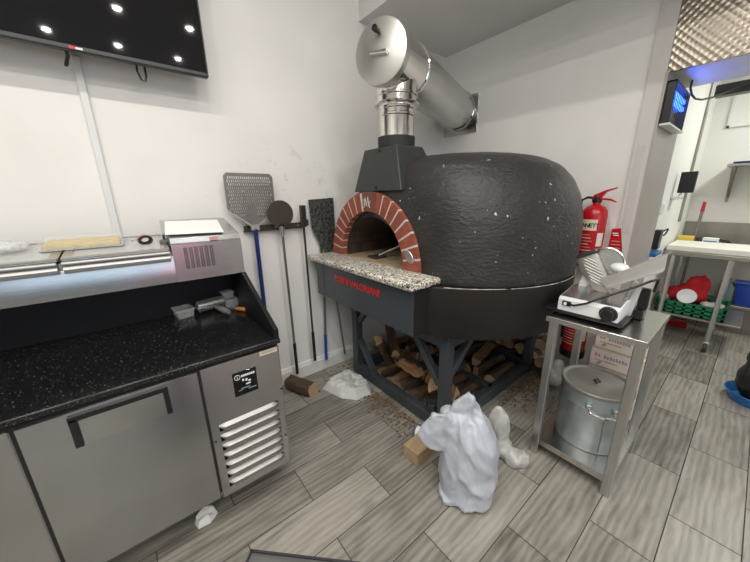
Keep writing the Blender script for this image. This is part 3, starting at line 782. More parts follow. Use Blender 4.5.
# hollow out the mouth and chamber
cut = MB()
arc2 = [(AY + AI * math.cos(t), AZ - .02 + (AI * .95) * math.sin(t)) for t in [math.pi * i / 20 for i in range(21)]]
cut.prism([(AY + AI, ZSEAM - .1)] + arc2 + [(AY - AI, ZSEAM - .1)], 'x', AX - .3, 1.75)
cut.lathe([(0, ZSEAM - .1), (.56, ZSEAM - .1), (.56, 1.2), (.50, 1.34), (.36, 1.44), (0, 1.48)], (OC[0] + .04, OC[1] + .04, 0), 40)
cm = cooked(cut, [('REMESH', dict(mode='VOXEL', voxel_size=.02))]); cut_o = bpy.data.objects.new('cutter', cm); COL.objects.link(cut_o)
me.materials.clear(); me.materials.append(M['plaster']); cm.materials.clear(); cm.materials.append(M['chamber'])
tmp = bpy.data.objects.new('dome', me); COL.objects.link(tmp)
md = tmp.modifiers.new('b', 'BOOLEAN'); md.operation = 'DIFFERENCE'; md.object = cut_o; md.solver = 'EXACT'; md.material_mode = 'TRANSFER'
dg = bpy.context.evaluated_depsgraph_get(); dm = bpy.data.meshes.new_from_object(tmp.evaluated_get(dg)); bpy.data.objects.remove(tmp); bpy.data.objects.remove(cut_o)
dm.transform(Matrix.Translation((-OC[0], -OC[1], 0)))
link('dome', dm, ov, True, 60)
# metal band below the dome
OVM(MB().lathe([(0, ZB), (1.0, ZB), (1.004, ZB + .005), (1.004, ZSEAM + .006), (1.0, ZSEAM + .010), (0, ZSEAM + .010)], (OC[0], OC[1], 0), 96, sx=ORX, sy=ORY), 'band', M['brown_black'])
sm_ = MB(); rs_ = random.Random(8)
for a0_, a1_ in ((212, 236), (238, 262), (264, 281), (283, 300)):
    sm_.tube([L((OC[0] + ORX * 1.0035 * math.cos(R(a_)), OC[1] + ORY * 1.0035 * math.sin(R(a_)), ZSEAM + .012)) for a_ in range(a0_, a1_ + 1, 2)], [.0008 + rs_.random() * .0022 for _ in range(a0_, a1_ + 1, 2)], 6)
sm_.build('seam_sealant', M['mortar'], ov)
# front box
OVM(MB().box((1.109, 1.062, .752), (1.55, 2.135, 1.024), .003), 'front_box', M['brown_black'])
fb = OVM(MB().box((1.105, 1.064, .754), (1.1085, 2.133, 1.023), .001), 'front_panel', M['front_iron'])
text_mesh('FORNI VALORIANI', .062, 'red_text', 'lettering', fb, at(L((1.103, 1.60, .935)), FACE_NX), .0015, .0012, 1.0)
gm = MB().box((1.06, 1.038, 1.024), (1.62, 2.195, 1.066), .014, seg=3)
OVM(gm, 'granite_shelf', M['granite_shelf'])
OVM(MB().box((1.26, 1.2, 1.05), (2.5, 2.0, 1.0695)), 'oven_floor', M['refractory'], None, False)
# arch of bricks with a wider keystone
ab = MB(); ab_n = 17
def wedge(mb, a0, a1, ri, ro, x0, x1, mat=None, n=3):
    pts = [(AY + ro * math.cos(a0 + (a1 - a0) * i / n), AZ + ro * math.sin(a0 + (a1 - a0) * i / n)) for i in range(n + 1)] + [(AY + ri * math.cos(a1 - (a1 - a0) * i / n), AZ + ri * math.sin(a1 - (a1 - a0) * i / n)) for i in range(n + 1)]
    mb.prism(pts, 'x', x0, x1, mat)
mo = MB(); wedge(mo, 0, math.pi, AI, AR - .002, AX + .0015, AX + .16, None, 40)
OVM(mo, 'arch_mortar', M['mortar'], None, True)
kw = R(20); gap = R(1.7); half_n = 8
bw_ = (math.pi / 2 - kw / 2) / half_n
for side in (0, 1):
    for i in range(half_n):
        a0 = i * bw_ + gap / 2; a1 = (i + 1) * bw_ - gap / 2
        if side: a0, a1 = math.pi - a1, math.pi - a0
        ab = MB(); wedge(ab, a0, a1, AI - .002, AR, AX, AX + .155); OVM(ab, 'arch_brick', M['brick'], None, True, 30)
kb = MB(); wedge(kb, math.pi / 2 - kw / 2 + gap / 3 + R(2.5), math.pi / 2 + kw / 2 - gap / 3 + R(2.5), AI - .002, AR + .002, AX - .003, AX + .15)
key = OVM(kb, 'keystone', M['key_brick'], None, True, 30)
mk = MB()   # the maker's looped M mark
kc = (AX - .006, AY, AZ + .40)
mk.tube([L((kc[0], kc[1] + .030, kc[2] - .035)), L((kc[0], kc[1] + .018, kc[2] + .030)), L((kc[0], kc[1] + .004, kc[2] - .02)), L((kc[0], kc[1] - .012, kc[2] + .035)), L((kc[0], kc[1] - .018, kc[2] - .01)), L((kc[0], kc[1] - .032, kc[2] - .035))], .0028, 6)
mk.tube([L((kc[0], kc[1] + .035, kc[2] + .02)), L((kc[0], kc[1] + .02, kc[2] - .015)), L((kc[0], kc[1] - .02, kc[2] - .028)), L((kc[0], kc[1] - .036, kc[2] + .01))], .002, 6)
mk.build('emblem', M['mortar'], key)
a = R(13); bp = (AX - .002, AY - (AI + AR) / 2 * math.cos(a), AZ + (AI + AR) / 2 * math.sin(a))
OVM(MB().lathe([(0, .006), (.042, .006), (.046, .003), (.046, 0), (0, 0)], bp, 28, (-1, 0, 0), sx=1, sy=.62), 'badge', M['flue_cap'])
# smoke hood in front of the dome
hd = MB()
V = [(1.262, 1.80, 1.535), (1.262, 1.33, 1.535), (1.60, 1.80, 1.60), (1.60, 1.33, 1.60), (1.292, 1.715, 1.795), (1.292, 1.405, 1.795), (1.55, 1.72, 1.80), (1.53, 1.42, 1.80)]
vs, fs = hd._add(V, [(0, 1, 5, 4), (1, 3, 7, 5), (3, 2, 6, 7), (2, 0, 4, 6), (4, 5, 7, 6), (0, 2, 3, 1)]); bmesh.ops.recalc_face_normals(hd.bm, faces=fs)
bmesh.ops.bevel(hd.bm, geom=hd.bm.edges[:], offset=.004, segments=1, affect='EDGES')
hh = OVM(hd, 'smoke_hood', M['hood'])
sw = MB()
for y, z, x in ((1.56, 1.775, 1.288), (1.565, 1.56, 1.263)): sw.cyl(L((x + .004, y, z)), L((x - .005, y, z)), .009, seg=12)
sw.build('bolt', M['black'], hh)
# stand
ir = M['iron']
XF, XB_, YL, YR, lw = 1.37, 2.52, 1.975, 1.03, .066
for x in (XF, XB_):
    for y in (YL, YR):
        OVM(MB().box((x - lw / 2, y - lw / 2, 0), (x + lw / 2, y + lw / 2, ZB), .004), 'leg', ir)
for a, b, z in (((XF, YR), (XF, YL), .655), ((XF, YR), (XF, YL), .05), ((XF, YR), (XB_, YR), .66), ((XF, YR), (XB_, YR), .05), ((XF, YL), (XB_, YL), .66), ((XF, YL), (XB_, YL), .05), ((XB_, YR), (XB_, YL), .66), ((XB_, YR), (XB_, YL), .05), ((1.95, YR), (1.95, YL), .05)):
    OVM(MB().bar((*a, z), (*b, z), .06, .085, None, (0, 0, 1), .003), 'rail', ir)
for p, q in (((XF, YR + .04, .34), (XF, YR + .27, .63)), ((XF, YL - .04, .50), (XF, YL - .15, .63)), ((XF, YL - .04, .33), (XF, YL - .24, .08)), ((XF + .04, YR, .42), (XF + .26, YR, .63)), ((XB_ - .04, YR, .34), (XB_ - .27, YR, .63)), ((XB_, YR + .04, .36), (XB_, YR + .26, .63)), ((XB_, YL - .04, .36), (XB_, YL - .26, .63))):
    OVM(MB().bar(p, q, .045, .04, None, (0, 0, 1), .002), 'brace', ir)
OVM(MB().box((XF - .03, YR - .05, .0), (XF + .4, YR - .046, .001)), 'foot_plate', ir, None, False)

# a metal peel left inside the oven mouth
rdn = thing('oven_peel', 'grey metal rod of a peel standing inside the dark oven mouth', 'pizza peel', (1.50, 1.66, 1.071))
MB().cyl((-.10, .05, .012), (.30, -.30, .25), .012, seg=12).build('handle', M['aluminium'], rdn)
MB().box((-.17, .0, 0), (-.06, .10, .014), .004).build('head', M['dark_disc'], rdn)

# ------------------------------------------------------------------ flue
FX, FY, FZ = 1.43, 1.555, 2.268
fdir = Vector((math.cos(R(20)), math.sin(R(20)), 0))
fl = thing('flue_pipe', 'shiny stainless chimney flue rising from the oven hood and turning into the wall', 'flue', (FX, FY, 1.80))
MB().lathe([(.118, .003), (.118, .062), (.110, .062)], seg=40).build('base_collar', M['black_matt'], fl)
MB().lathe([(.108, .05), (.108, .175), (.113, .18), (.113, .19), (.108, .195), (.108, .215), (.113, .22), (.113, .228), (.108, .232), (.108, .27)], seg=48).build('lower_pipe', M['chrome'], fl)
MB().lathe([(.108, .238), (.140, .240), (.143, .245), (.140, .250), (.108, .252)], seg=48).build('clamp_band', M['chrome'], fl)
MB().lathe([(.124, .252), (.124, .47)], seg=48).lathe([(.124, .285), (.131, .289), (.131, .298), (.124, .302)], seg=48).build('tee_stub', M['chrome'], fl)
o0 = Vector((0, 0, FZ - 1.80)); c0 = o0 - fdir * .185
RP = .160
MB().lathe([(RP, 0), (RP, .30)], c0, 48, fdir).build('tee_body', M['chrome'], fl)
ec = MB().lathe([(0, -.018), (RP - .004, -.018), (RP + .002, -.014), (RP + .004, 0), (RP + .004, .028), (RP, .032)], c0, 48, fdir).build('end_cap', M['flue_cap'], fl)
side = Vector((-fdir.y, fdir.x, 0))
hp = c0 - fdir * .03
MB().cyl(hp - side * .055 + Vector((0, 0, -.015)), hp + side * .05 + Vector((0, 0, -.005)), .014, seg=14).cyl(hp - side * .05 + Vector((0, 0, -.015)), hp - side * .05 + fdir * .02 + Vector((0, 0, -.015)), .01, seg=10).cyl(hp + side * .045 + Vector((0, 0, -.005)), hp + side * .045 + fdir * .02, .01, seg=10).build('handle', M['chrome'], ec)
kp = c0 - fdir * .018 + side * .005 + Vector((0, 0, .095))
MB().cyl(kp, kp - fdir * .03, .013, seg=14).cyl(kp - fdir * .025, kp - fdir * .045, .017, seg=14).build('knob', M['black'], ec)
LEN = (XW - FX) / fdir.x + .185 - .005
MB().lathe([(RP - .002, .28), (RP - .002, LEN)], c0, 48, fdir).build('run_pipe', M['flue_satin'], fl)
for d in (.30, LEN - .14):
    MB().lathe([(RP, d), (RP + .006, d + .004), (RP + .006, d + .02), (RP, d + .024)], c0, 48, fdir).build('joint_band', M['chrome'], fl)
pl = MB().box((XW - .012 - FX, 1.82 - FY, 2.075 - 1.80), (XW - .002 - FX, 2.21 - FY, 2.405 - 1.80), .002).build('wall_plate', M['flue_satin'], fl)

# ------------------------------------------------------------------ firewood
def log_mesh(L_, r, kind, seed):
    rnd = random.Random(seed); m = MB()
    if kind == 'wedge': base = [(0, 0)] + [(math.cos(R(a)) * r * 1.5, math.sin(R(a)) * r * 1.5) for a in (-38, -20, 0, 20, 38)]
    elif kind == 'half': base = [(math.cos(R(a)) * r, math.sin(R(a)) * r) for a in range(0, 181, 20)]
    else: base = [(math.cos(R(a)) * r, math.sin(R(a)) * r) for a in range(0, 360, 24)]
    cx = sum(p[0] for p in base) / len(base); cy = sum(p[1] for p in base) / len(base)
    base = [(p[0] - cx, p[1] - cy) for p in base]; n = len(base); k = 7
    jit = [rnd.uniform(.88, 1.1) for _ in base]
    V = []
    for i in range(k):
        t = i / (k - 1); ox, oy = rnd.uniform(-.006, .006), rnd.uniform(-.006, .006)
        for j, p in enumerate(base):
            s_ = jit[j] * (1 + rnd.uniform(-.05, .05)); V.append(((t - .5) * L_ + (rnd.uniform(-.012, .012) if i in (0, k - 1) else 0), p[0] * s_ + ox, p[1] * s_ + oy))
    bark = {'wedge': set(range(1, n - 1)), 'half': set(range(0, n - 1)), 'round': set(range(n))}[kind]
    for j in range(n):
        F = [(i * n + j, i * n + (j + 1) % n, (i + 1) * n + (j + 1) % n, (i + 1) * n + j) for i in range(k - 1)]
        m._mi('log_bark'); m._mi('log_split'); m._mi('log_pale')
    vs = [m.bm.verts.new(v) for v in V]
    for j in range(n):
        for i in range(k - 1):
            f = m.bm.faces.new([vs[i * n + j], vs[i * n + (j + 1) % n], vs[(i + 1) * n + (j + 1) % n], vs[(i + 1) * n + j]]); f.material_index = 0 if j in bark else 1
    f = m.bm.faces.new(vs[:n]); f.material_index = 2
    f = m.bm.faces.new(list(reversed(vs[-n:]))); f.material_index = 2
    bmesh.ops.recalc_face_normals(m.bm, faces=m.bm.faces[:])
    return m
LOGP = {}
def firewood(loc, rz, tilt, roll, L_=.30, r=.05, kind='wedge', seed=0, label='split log in the loose firewood heap under the oven', group='firewood under the oven', pale=None):
    key_ = (L_, r, kind, seed % 4, pale)
    if key_ not in LOGP:
        o = log_mesh(L_, r, kind, seed % 4).build('firewood_log', None, None, True, 40); me = o.data; LOGP[key_] = me
        if pale: me.materials[0] = M['log_split']; me.materials[1] = M['log_pale']
    else:
        o = bpy.data.objects.new('firewood_log', LOGP[key_]); COL.objects.link(o)
    o.location = loc; o.rotation_euler = (R(roll), R(tilt), R(rz)); tag(o, label, 'firewood', group); return o
rl = random.Random(5)
# loose heap in the front bay of the stand: two layers lying on the floor plus a few leaning
y = 1.16; i = 0
while y < 1.92:
    for x0 in (1.53, 1.80):
        firewood((x0 + rl.uniform(-.02, .02), y, .055), rl.uniform(-9, 9), 0, rl.choice((0, 90, 200)), .24, .052, rl.choice(('wedge', 'half', 'round')), i); i += 1
    y += .112
y = 1.22
while y < 1.86:
    firewood((1.64 + rl.uniform(-.05, .05), y, .165), 75 + rl.uniform(-30, 30), rl.uniform(-6, 6), rl.uniform(0, 360), .27, .05, rl.choice(('wedge', 'half')), i); i += 1
    firewood((1.83, y + .05, .17), rl.uniform(-20, 20), 0, rl.uniform(0, 360), .2, .045, rl.choice(('wedge', 'half')), i); i += 1
    y += .16
firewood((1.60, 1.80, .33), 60, -28, 20, .34, .055, 'wedge', 1, 'long split log leaning highest on the left of the heap under the oven', None)
firewood((1.53, 1.80, .22), 12, 62, 40, .30, .06, 'half', 2, 'upright brown log at the left end of the heap under the oven', None)
firewood((1.50, 1.47, .225), 88, 2, 35, .22, .045, 'wedge', 3, 'pale faced short log lying across the middle of the heap under the oven', None, True)
firewood((1.50, 1.245, .17), 40, 40, 10, .30, .055, 'wedge', 0, 'split log with its pale end pointing down near the front right leg', None)
firewood((1.56, 1.30, .27), 80, -30, 60, .26, .045, 'half', 3, 'dark log slanting down at the right of the heap under the oven', None)
# rear bay, logs lying front to back
for k, (yy, zz, rz) in enumerate(((1.11, .05, 4), (1.225, .055, -5), (1.34, .05, 6), (1.45, .055, 0), (1.56, .05, 4), (1.67, .05, -6), (1.78, .05, 2), (1.88, .05, 0), (1.28, .15, 10), (1.39, .15, -6), (1.51, .15, 12), (1.63, .15, 4))):
    firewood((2.23 + rl.uniform(-.02, .02), yy, zz), rz, rl.uniform(-3, 3), 30 + 70 * k, .36, .052, ('round', 'half', 'wedge')[k % 3], k, 'split log in the rear bay under the oven, beyond the middle rail', 'firewood in the rear bay')
# neat stack against the wall behind the stand, ends facing out
for r_ in range(5):
    for c_ in range(9):
        yy = .955 + c_ * .118 + (.05 if r_ % 2 else 0); zz = .055 + r_ * .105
        if yy > 2.0: continue
        firewood((2.625 + rl.uniform(-.012, .012) - .0, yy, zz), rl.uniform(-4, 4), 0, rl.uniform(0, 360), .11, .05, rl.choice(('wedge', 'half', 'round', 'half')), r_ * 9 + c_, 'log in the neat stack against the wall behind the oven stand, pale end outward', 'stacked logs behind the oven', True)

lg_ = firewood((.842, 2.03, .052), -63, 0, 30, .235, .056, 'round', 2, 'short round log on the floor below the hanging peels', None)

# wood chips on the floor
ch = MB(); rc = random.Random(3)
def chips(n, fx):
    for _ in range(n):
        x, y = fx(); s_ = rc.uniform(.003, .012); T = Matrix.Translation((x, y, .004)) @ Matrix.Rotation(rc.uniform(0, 6.28), 4, 'Z') @ Matrix.Rotation(rc.uniform(-.3, .3), 4, 'X')
        ch.box((-s_, -s_ * .4, -.003), (s_, s_ * .4, .003), 0, None, T)
chips(330, lambda: (1.30 - abs(rc.gauss(0, .07)), rc.uniform(1.1, 1.75)))
chips(140, lambda: (rc.uniform(1.42, 1.9), rc.uniform(1.08, 1.2)))
chips(420, lambda: (min(2.66, rc.gauss(2.35, .2)), .97 - abs(rc.gauss(0, .09))))
chips(60, lambda: (rc.uniform(.9, 1.5), rc.uniform(1.9, 2.15)))
tag(ch.build('wood_chips', M['chips'], None, False), 'wood chips and bark crumbs scattered on the floor around the oven stand', 'wood chips', None, 'stuff')

# ------------------------------------------------------------------ bags and small things on the floor
def soft(name, mb, vox, it, amp, freq, seed, mat, label, cat, group=None, zmin=.002):
    me = cooked(mb, [('REMESH', dict(mode='VOXEL', voxel_size=vox)), ('SMOOTH', dict(iterations=it, factor=.5))])
    crumple(me, amp, freq, seed)
    for q_ in range(2):                                 # soften the crease tips a little
        t_ = bmesh.new(); t_.from_mesh(me); bmesh.ops.smooth_vert(t_, verts=t_.verts[:], factor=.4, use_axis_x=True, use_axis_y=True, use_axis_z=True); t_.to_mesh(me); t_.free()
    for v in me.vertices: v.co.z = max(v.co.z, zmin)
    me.materials.clear(); me.materials.append(M[mat])
    return tag(link(name, me, None, True, 60), label, cat, group)
b1 = MB()
def hull_rings(mb, rings, seg=20):
    # rings: (cx, cy, z, rx, ry, rot)
    V = []; F = []
    for cx, cy, z, rx, ry, ro_ in rings:
        for i in range(seg):
            a = 2 * math.pi * i / seg; x, y = rx * math.cos(a), ry * math.sin(a)
            V.append((cx + x * math.cos(ro_) - y * math.sin(ro_), cy + x * math.sin(ro_) + y * math.cos(ro_), z))
    n = len(rings)
    for k in range(n - 1):
        for i in range(seg): j = (i + 1) % seg; F.append((k * seg + i, k * seg + j, (k + 1) * seg + j, (k + 1) * seg + i))
    F += [tuple(range(seg - 1, -1, -1)), tuple(range((n - 1) * seg, n * seg))]
    mb._add(V, F)
def bag_space(c, az):
    n = Vector((math.cos(az), math.sin(az), 0)); u = Vector((math.sin(az), -math.cos(az), 0))
    def ring(z, u0, u1, d0, d1):      # extent across the bag (u) and front to back (d)
        m = Vector((*c, 0)) + u * ((u0 + u1) / 2) + n * ((d0 + d1) / 2); return (m.x, m.y, z, (u1 - u0) / 2, (d1 - d0) / 2, az - R(90))
    def slab(mb, poly, d, th):
        T = Matrix(((u.x, n.x, 0, c[0]), (u.y, n.y, 0, c[1]), (0, 0, 1, 0), (0, 0, 0, 1)))
        mb.prism([(p[0], p[1]) for p in poly], 'y', d - th / 2, d + th / 2, None, T)
    return n, u, ring, slab
n1, u1, ring, slab = bag_space((1.12, .70), R(32))
hull_rings(b1, [ring(.003, -.085, .12, -.13, .12), ring(.03, -.10, .145, -.14, .13), ring(.09, -.115, .16, -.125, .13), ring(.18, -.118, .162, -.12, .13), ring(.27, -.113, .155, -.115, .12), ring(.35, -.112, .143, -.10, .11), ring(.42, -.125, .115, -.085, .10), ring(.465, -.125, .085, -.055, .07), ring(.488, -.09, .03, -.02, .03)])
slab(b1, [(-.226, .348), (-.202, .418), (-.157, .480), (-.083, .492), (-.03, .42), (-.09, .29), (-.125, .268), (-.168, .278), (-.21, .318)], -.05, .03)
slab(b1, [(-.09, .46), (-.064, .528), (-.004, .614), (.022, .585), (.028, .47)], -.01, .024)
slab(b1, [(-.055, .46), (-.04, .52), (.004, .57), (.05, .52), (.075, .46)], .035, .02)
b1.prism([(.968, .706), (1.06, .59), (1.13, .66), (1.09, .80), (1.03, .775)], 'z', .003, .035)
soft('carrier_bag', b1, .007, 2, .022, 8.5, 4, 'bag', 'large full white plastic carrier bag standing in front of the oven', 'carrier bag')
b2 = MB()
n1, u1, ring, slab = bag_space((1.53, .67), R(23.6))
hull_rings(b2, [ring(.003, -.07, .03, -.07, .06), ring(.06, -.085, .02, -.07, .06), ring(.115, -.098, -.012, -.045, .045), ring(.17, -.118, -.005, -.05, .05), ring(.235, -.13, -.009, -.045, .045), ring(.285, -.108, -.035, -.03, .03), ring(.312, -.09, -.055, -.01, .01)])
hull_rings(b2, [ring(.003, -.02, .095, -.10, .0), ring(.045, -.03, .11, -.10, .01), ring(.078, .01, .10, -.06, -.01)])
slab(b2, [(.05, .02), (.05, .075), (.112, .079), (.115, .02)], -.05, .03)
soft('carrier_bag', b2, .007, 2, .018, 11, 9, 'bag_sheer', 'smaller twisted white plastic bag behind the large carrier bag', 'carrier bag')
b3 = MB().ell((2.49, .80, .085), (.10, .085, .085)).ell((2.52, .79, .15), (.05, .05, .06))
soft('crumpled_bag', b3, .010, 1, .018, 10, 2, 'bag_sheer', 'crumpled thin white bag on the floor behind the steel table', 'plastic bag')
def cloth_heap(outline, step=.008, hmax=.07, seed=0):
    cx = sum(p[0] for p in outline) / len(outline); cy = sum(p[1] for p in outline) / len(outline)
    K, RINGS = 96, 26; V = [(cx, cy)]; n = len(outline)
    per = []
    for k in range(K):
        t = k / K * n; i = int(t); f = t - i; a_, b_ = outline[i % n], outline[(i + 1) % n]; per.append((a_[0] + (b_[0] - a_[0]) * f, a_[1] + (b_[1] - a_[1]) * f))
    def hgt(x, y, e):
        p = Vector((x * 9 + seed, y * 9, seed)); w = noise.noise(p * .7) * .8
        r = 1 - abs(noise.noise(p + Vector((w, w, 0)))) * 1.8
        r2 = 1 - abs(noise.noise(p * 2.4 + Vector((w, 0, 3)))) * 1.8
        return .004 + hmax * min(1, e * 4.5) * (.35 + .5 * max(0, r) + .22 * r2)
    vv = []; F = []
    vv.append((cx, cy, hgt(cx, cy, 1)))
    for q in range(1, RINGS + 1):
        f = q / RINGS
        for k in range(K):
            x = cx + (per[k][0] - cx) * f; y = cy + (per[k][1] - cy) * f; vv.append((x, y, hgt(x, y, 1 - f)))
    for k in range(K):
        j = (k + 1) % K; F.append((0, 1 + k, 1 + j))
        for q in range(RINGS - 1): F.append((1 + q * K + k, 1 + (q + 1) * K + k, 1 + (q + 1) * K + j, 1 + q * K + j))
    o0 = len(vv)
    for k in range(K): vv.append((per[k][0], per[k][1], .001))
    for k in range(K):
        j = (k + 1) % K; F.append((1 + (RINGS - 1) * K + k, o0 + k, o0 + j, 1 + (RINGS - 1) * K + j))
    F.append(tuple(range(o0 + K - 1, o0 - 1, -1)))
    m = MB(); m._add(vv, F); bmesh.ops.recalc_face_normals(m.bm, faces=m.bm.faces[:]); return m
o = cloth_heap([(.985, 1.955), (1.13, 2.03), (1.27, 2.01), (1.315, 1.90), (1.31, 1.72), (1.25, 1.64), (1.12, 1.655), (1.04, 1.75)], hmax=.07, seed=4).build('floor_cloth', M['mesh_white'], None, True, 180)
tag(o, 'crumpled white cloth on the floor at the left foot of the oven stand', 'cloth')
o = cloth_heap([(-.01, 1.40), (.03, 1.43), (.08, 1.425), (.09, 1.39), (.05, 1.36), (.0, 1.365)], hmax=.05, seed=11).build('paper_tissue', M['paper'], None, True, 180)
tag(o, 'crumpled white tissue on the floor under the front edge of the counter', 'tissue')
rs = thing('red_stool', 'red padded stool, seen only as a red reflection in the counter steel', 'stool', (.05, -1.75, 0))  # stands unseen behind the camera, added only for a red reflection in steel
MB().box((-.17, -.17, .10), (.17, .17, .52), .03, seg=3).build('seat', M['red_seat'], rs)
for x in (-.13, .13):
    for y in (-.13, .13): MB().cyl((x, y, 0), (x, y, .11), .018, seg=12).build('leg', M['black'], rs)
wb = MB().box((-.085, -.056, 0), (.085, .056, .085), .003).build('wood_block', M['block']); wb.location = (1.125, 1.005, .001); wb.rotation_euler = (0, 0, R(2)); tag(wb, 'sawn rectangular block of pale wood on the floor by the carrier bag', 'wood block')
cn = thing('blue_canister', 'small blue and white canister lying between the wood block and the stand leg', 'canister', (1.235, 1.06, .036), R(-70))
MB().lathe([(0, -.07), (.030, -.07), (.034, -.065), (.034, .035), (.028, .05), (.016, .06), (.016, .085), (0, .085)], (0, 0, 0), 24, (1, 0, 0)).build('body', M['blue_tub'], cn)
MB().lathe([(.0345, -.06), (.0348, -.06), (.0348, -.02), (.0345, -.02)], (0, 0, 0), 24, (1, 0, 0)).build('label_band', M['paper'], cn)
MB().lathe([(.018, .058), (.018, .09), (0, .092)], (0, 0, 0), 18, (1, 0, 0)).build('cap', M['bezel'], cn)
cp = MB().lathe([(0, 0), (.026, 0), (.034, .075), (.036, .078), (.033, .08), (.024, .006), (0, .006)], (0, 0, 0), 24).build('grey_cup', M['iron']); cp.location = (1.375, 1.12, .0935); tag(cp, 'small dark grey cup on the lower rail beside the front right leg', 'cup')

# ------------------------------------------------------------------ steel table, bucket, slicer
TX0, TX1, TY0, TY1, TZ = 1.655, 2.13, .20, .598, .880
st = thing('steel_table', 'small stainless steel table with lower shelf carrying the meat slicer', 'table', (TX0, TY0, 0))
TW, TD = TX1 - TX0, TY1 - TY0
MB().box((-.012, -.008, TZ - .004), (TW + .01, TD + .008, TZ), .0015).build('table_top', M['steel_top'], st)
fm = MB()
for a, b in (((-.012, -.008, TZ - .028), (.012, TD + .008, TZ - .004)), ((TW - .014, -.008, TZ - .028), (TW + .01, TD + .008, TZ - .004)), ((.012, -.008, TZ - .028), (TW - .014, .014, TZ - .004)), ((.012, TD - .014, TZ - .028), (TW - .014, TD + .008, TZ - .004))): fm.box(a, b)
fm.build('top_rim', M['steel_leg'], st, False)
for x in (.0, TW - .038):
    for y in (.0, TD - .042):
        MB().box((x, y, 0), (x + .038, y + .038, TZ - .02), .003).build('leg', M['steel_leg'], st)
MB().box((.006, .006, .105), (TW - .006, TD - .006, .112)).box((.006, .038, .075), (.010, TD - .042, .105)).box((TW - .010, .042, .075), (TW - .006, TD - .042, .105)).box((.038, .006, .075), (TW - .038, .010, .105)).box((.038, TD - .010, .075), (TW - .038, TD - .006, .105)).build('lower_shelf', M['steel_top'], st, False)

BX, BY = 1.92, .395
bu = thing('metal_bucket', 'galvanised metal bin with flat lid on the lower shelf of the steel table', 'bin', (BX, BY, .113))
MB().lathe([(0, 0), (.162, 0), (.166, .004), (.166, .05), (.167, .26), (.170, .265), (.167, .275), (.168, .345), (.170, .348)], seg=56).build('body', M['galv'], bu)
MB().lathe([(.171, .338), (.173, .342), (.173, .358), (.170, .362), (.157, .360), (.150, .354), (.03, .358), (.02, .36), (0, .36)], seg=56).build('lid', M['galv_lid'], bu)
MB().lathe([(0, .36), (.020, .36), (.018, .3635), (0, .364)], seg=14).tube([(-.03, -.008, .362), (-.015, 0, .366), (.015, 0, .366), (.03, .006, .362)], .0045).build('lid_knob', M['bezel'], bu)
ha = R(207); hx, hy = math.cos(ha), math.sin(ha); tx, ty = -hy, hx
MB().tube([(hx * .172 - tx * .06, hy * .172 - ty * .06, .285), (hx * .20 - tx * .055, hy * .20 - ty * .055, .272), (hx * .212, hy * .212, .262), (hx * .20 + tx * .055, hy * .20 + ty * .055, .272), (hx * .172 + tx * .06, hy * .172 + ty * .06, .285)], .0075).build('handle', M['chrome'], bu)
for s_ in (-1, 1):
    MB().box((-.02, -.012, 0), (.004, .012, .03), .003, None, Matrix.Translation((hx * .174 + s_ * tx * .06, hy * .174 + s_ * ty * .06, .272)) @ Matrix.Rotation(ha, 4, 'Z')).build('handle_lug', M['galv'], bu)
se = R(215); MB().box((.160, -.004, .01), (.1735, .004, .25), .001, None, Matrix.Rotation(se, 4, 'Z')).build('seam', M['galv'], bu)

sl = thing('meat_slicer', 'white and steel meat slicer with black dial standing on the steel table', 'meat slicer', (1.70, .30, TZ))
def SP(p): return (p[0] - 1.70, p[1] - .30, p[2] - .862)
for x in (.05, .30):
    for y in (.03, .28): MB().lathe([(0, 0), (.016, 0), (.014, .014), (0, .014)], (x, y, 0), 14).build('rubber_foot', M['black'], sl)
MB().box((.0, .0, .012), (.36, .345, .030), .006, seg=2).build('base_tray', M['black'], sl)
body = MB().prism([(.008, .030), (.008, .088), (.020, .100), (.19, .128), (.31, .118), (.31, .030)], 'y', .018, .285, bev=.006).build('body', M['white'], sl)
MB().prism([(.026, .1025), (.19, .1295), (.30, .1205), (.30, .117), (.19, .126), (.026, .099)], 'y', .024, .279).build('top_plate', M['steel_panel'], sl)
MB().lathe([(0, .035), (.024, .035), (.027, .030), (.027, .008), (.036, .006), (.038, 0), (0, 0)], (.008, .062, .064), 32, (-1, 0, 0)).build('dial', M['black'], sl)
dm_ = MB()
for k in range(5):
    a = R(35 + k * 22); dm_.box((-.0065, -.0012, .031), (-.0058, .0012, .035), 0, None, Matrix.Translation((.008, .062, .064)) @ Matrix.Rotation(a - R(90), 4, 'X'))
dm_.build('dial_marks', M['paper'], sl, False)
MB().box((.0, .222, .058), (.009, .262, .084), .002).build('switch_plate', M['black'], sl)
MB().box((-.002, .240, .062), (.002, .254, .078), .001).build('switch', M['white'], sl)
# gauge plate: big ribbed plate leaning, blade disc behind it
gp = [SP((0, .580, 1.135)), SP((0, .572, 1.158)), SP((0, .552, 1.178)), SP((0, .510, 1.196)), SP((0, .486, 1.180)), SP((0, .405, 1.03)), SP((0, .404, 1.0)), SP((0, .425, .975)), SP((0, .482, .995)), SP((0, .545, 1.07))]
GX = 1.86 - 1.70
gpl = MB().prism([(p[1], p[2]) for p in gp], 'x', GX, GX + .016, bev=.003).build('gauge_plate', M['flue_cap'], sl)
rb = MB()
for k in range(8):
    t = k / 7; z = 1.152 - .125 * t - .862; yc = (.522 - .062 * t) - .30; hw = .036 - .010 * abs(t - .5)
    hw = hw * 1.25; rb.bar((GX - .002, yc + hw, z + .016), (GX - .002, yc - hw, z - .016), .006, .006, None, (1, 0, 0), .0015)
rb.build('rib', M['flue_cap'], gpl)
bc = (GX + .03, .452 - .30, 1.135 - .862)
MB().lathe([(0, .004), (.070, .004), (.075, 0), (.070, -.004), (0, -.006)], bc, 48, (-1, 0, 0)).build('blade', M['flue_cap'], sl)
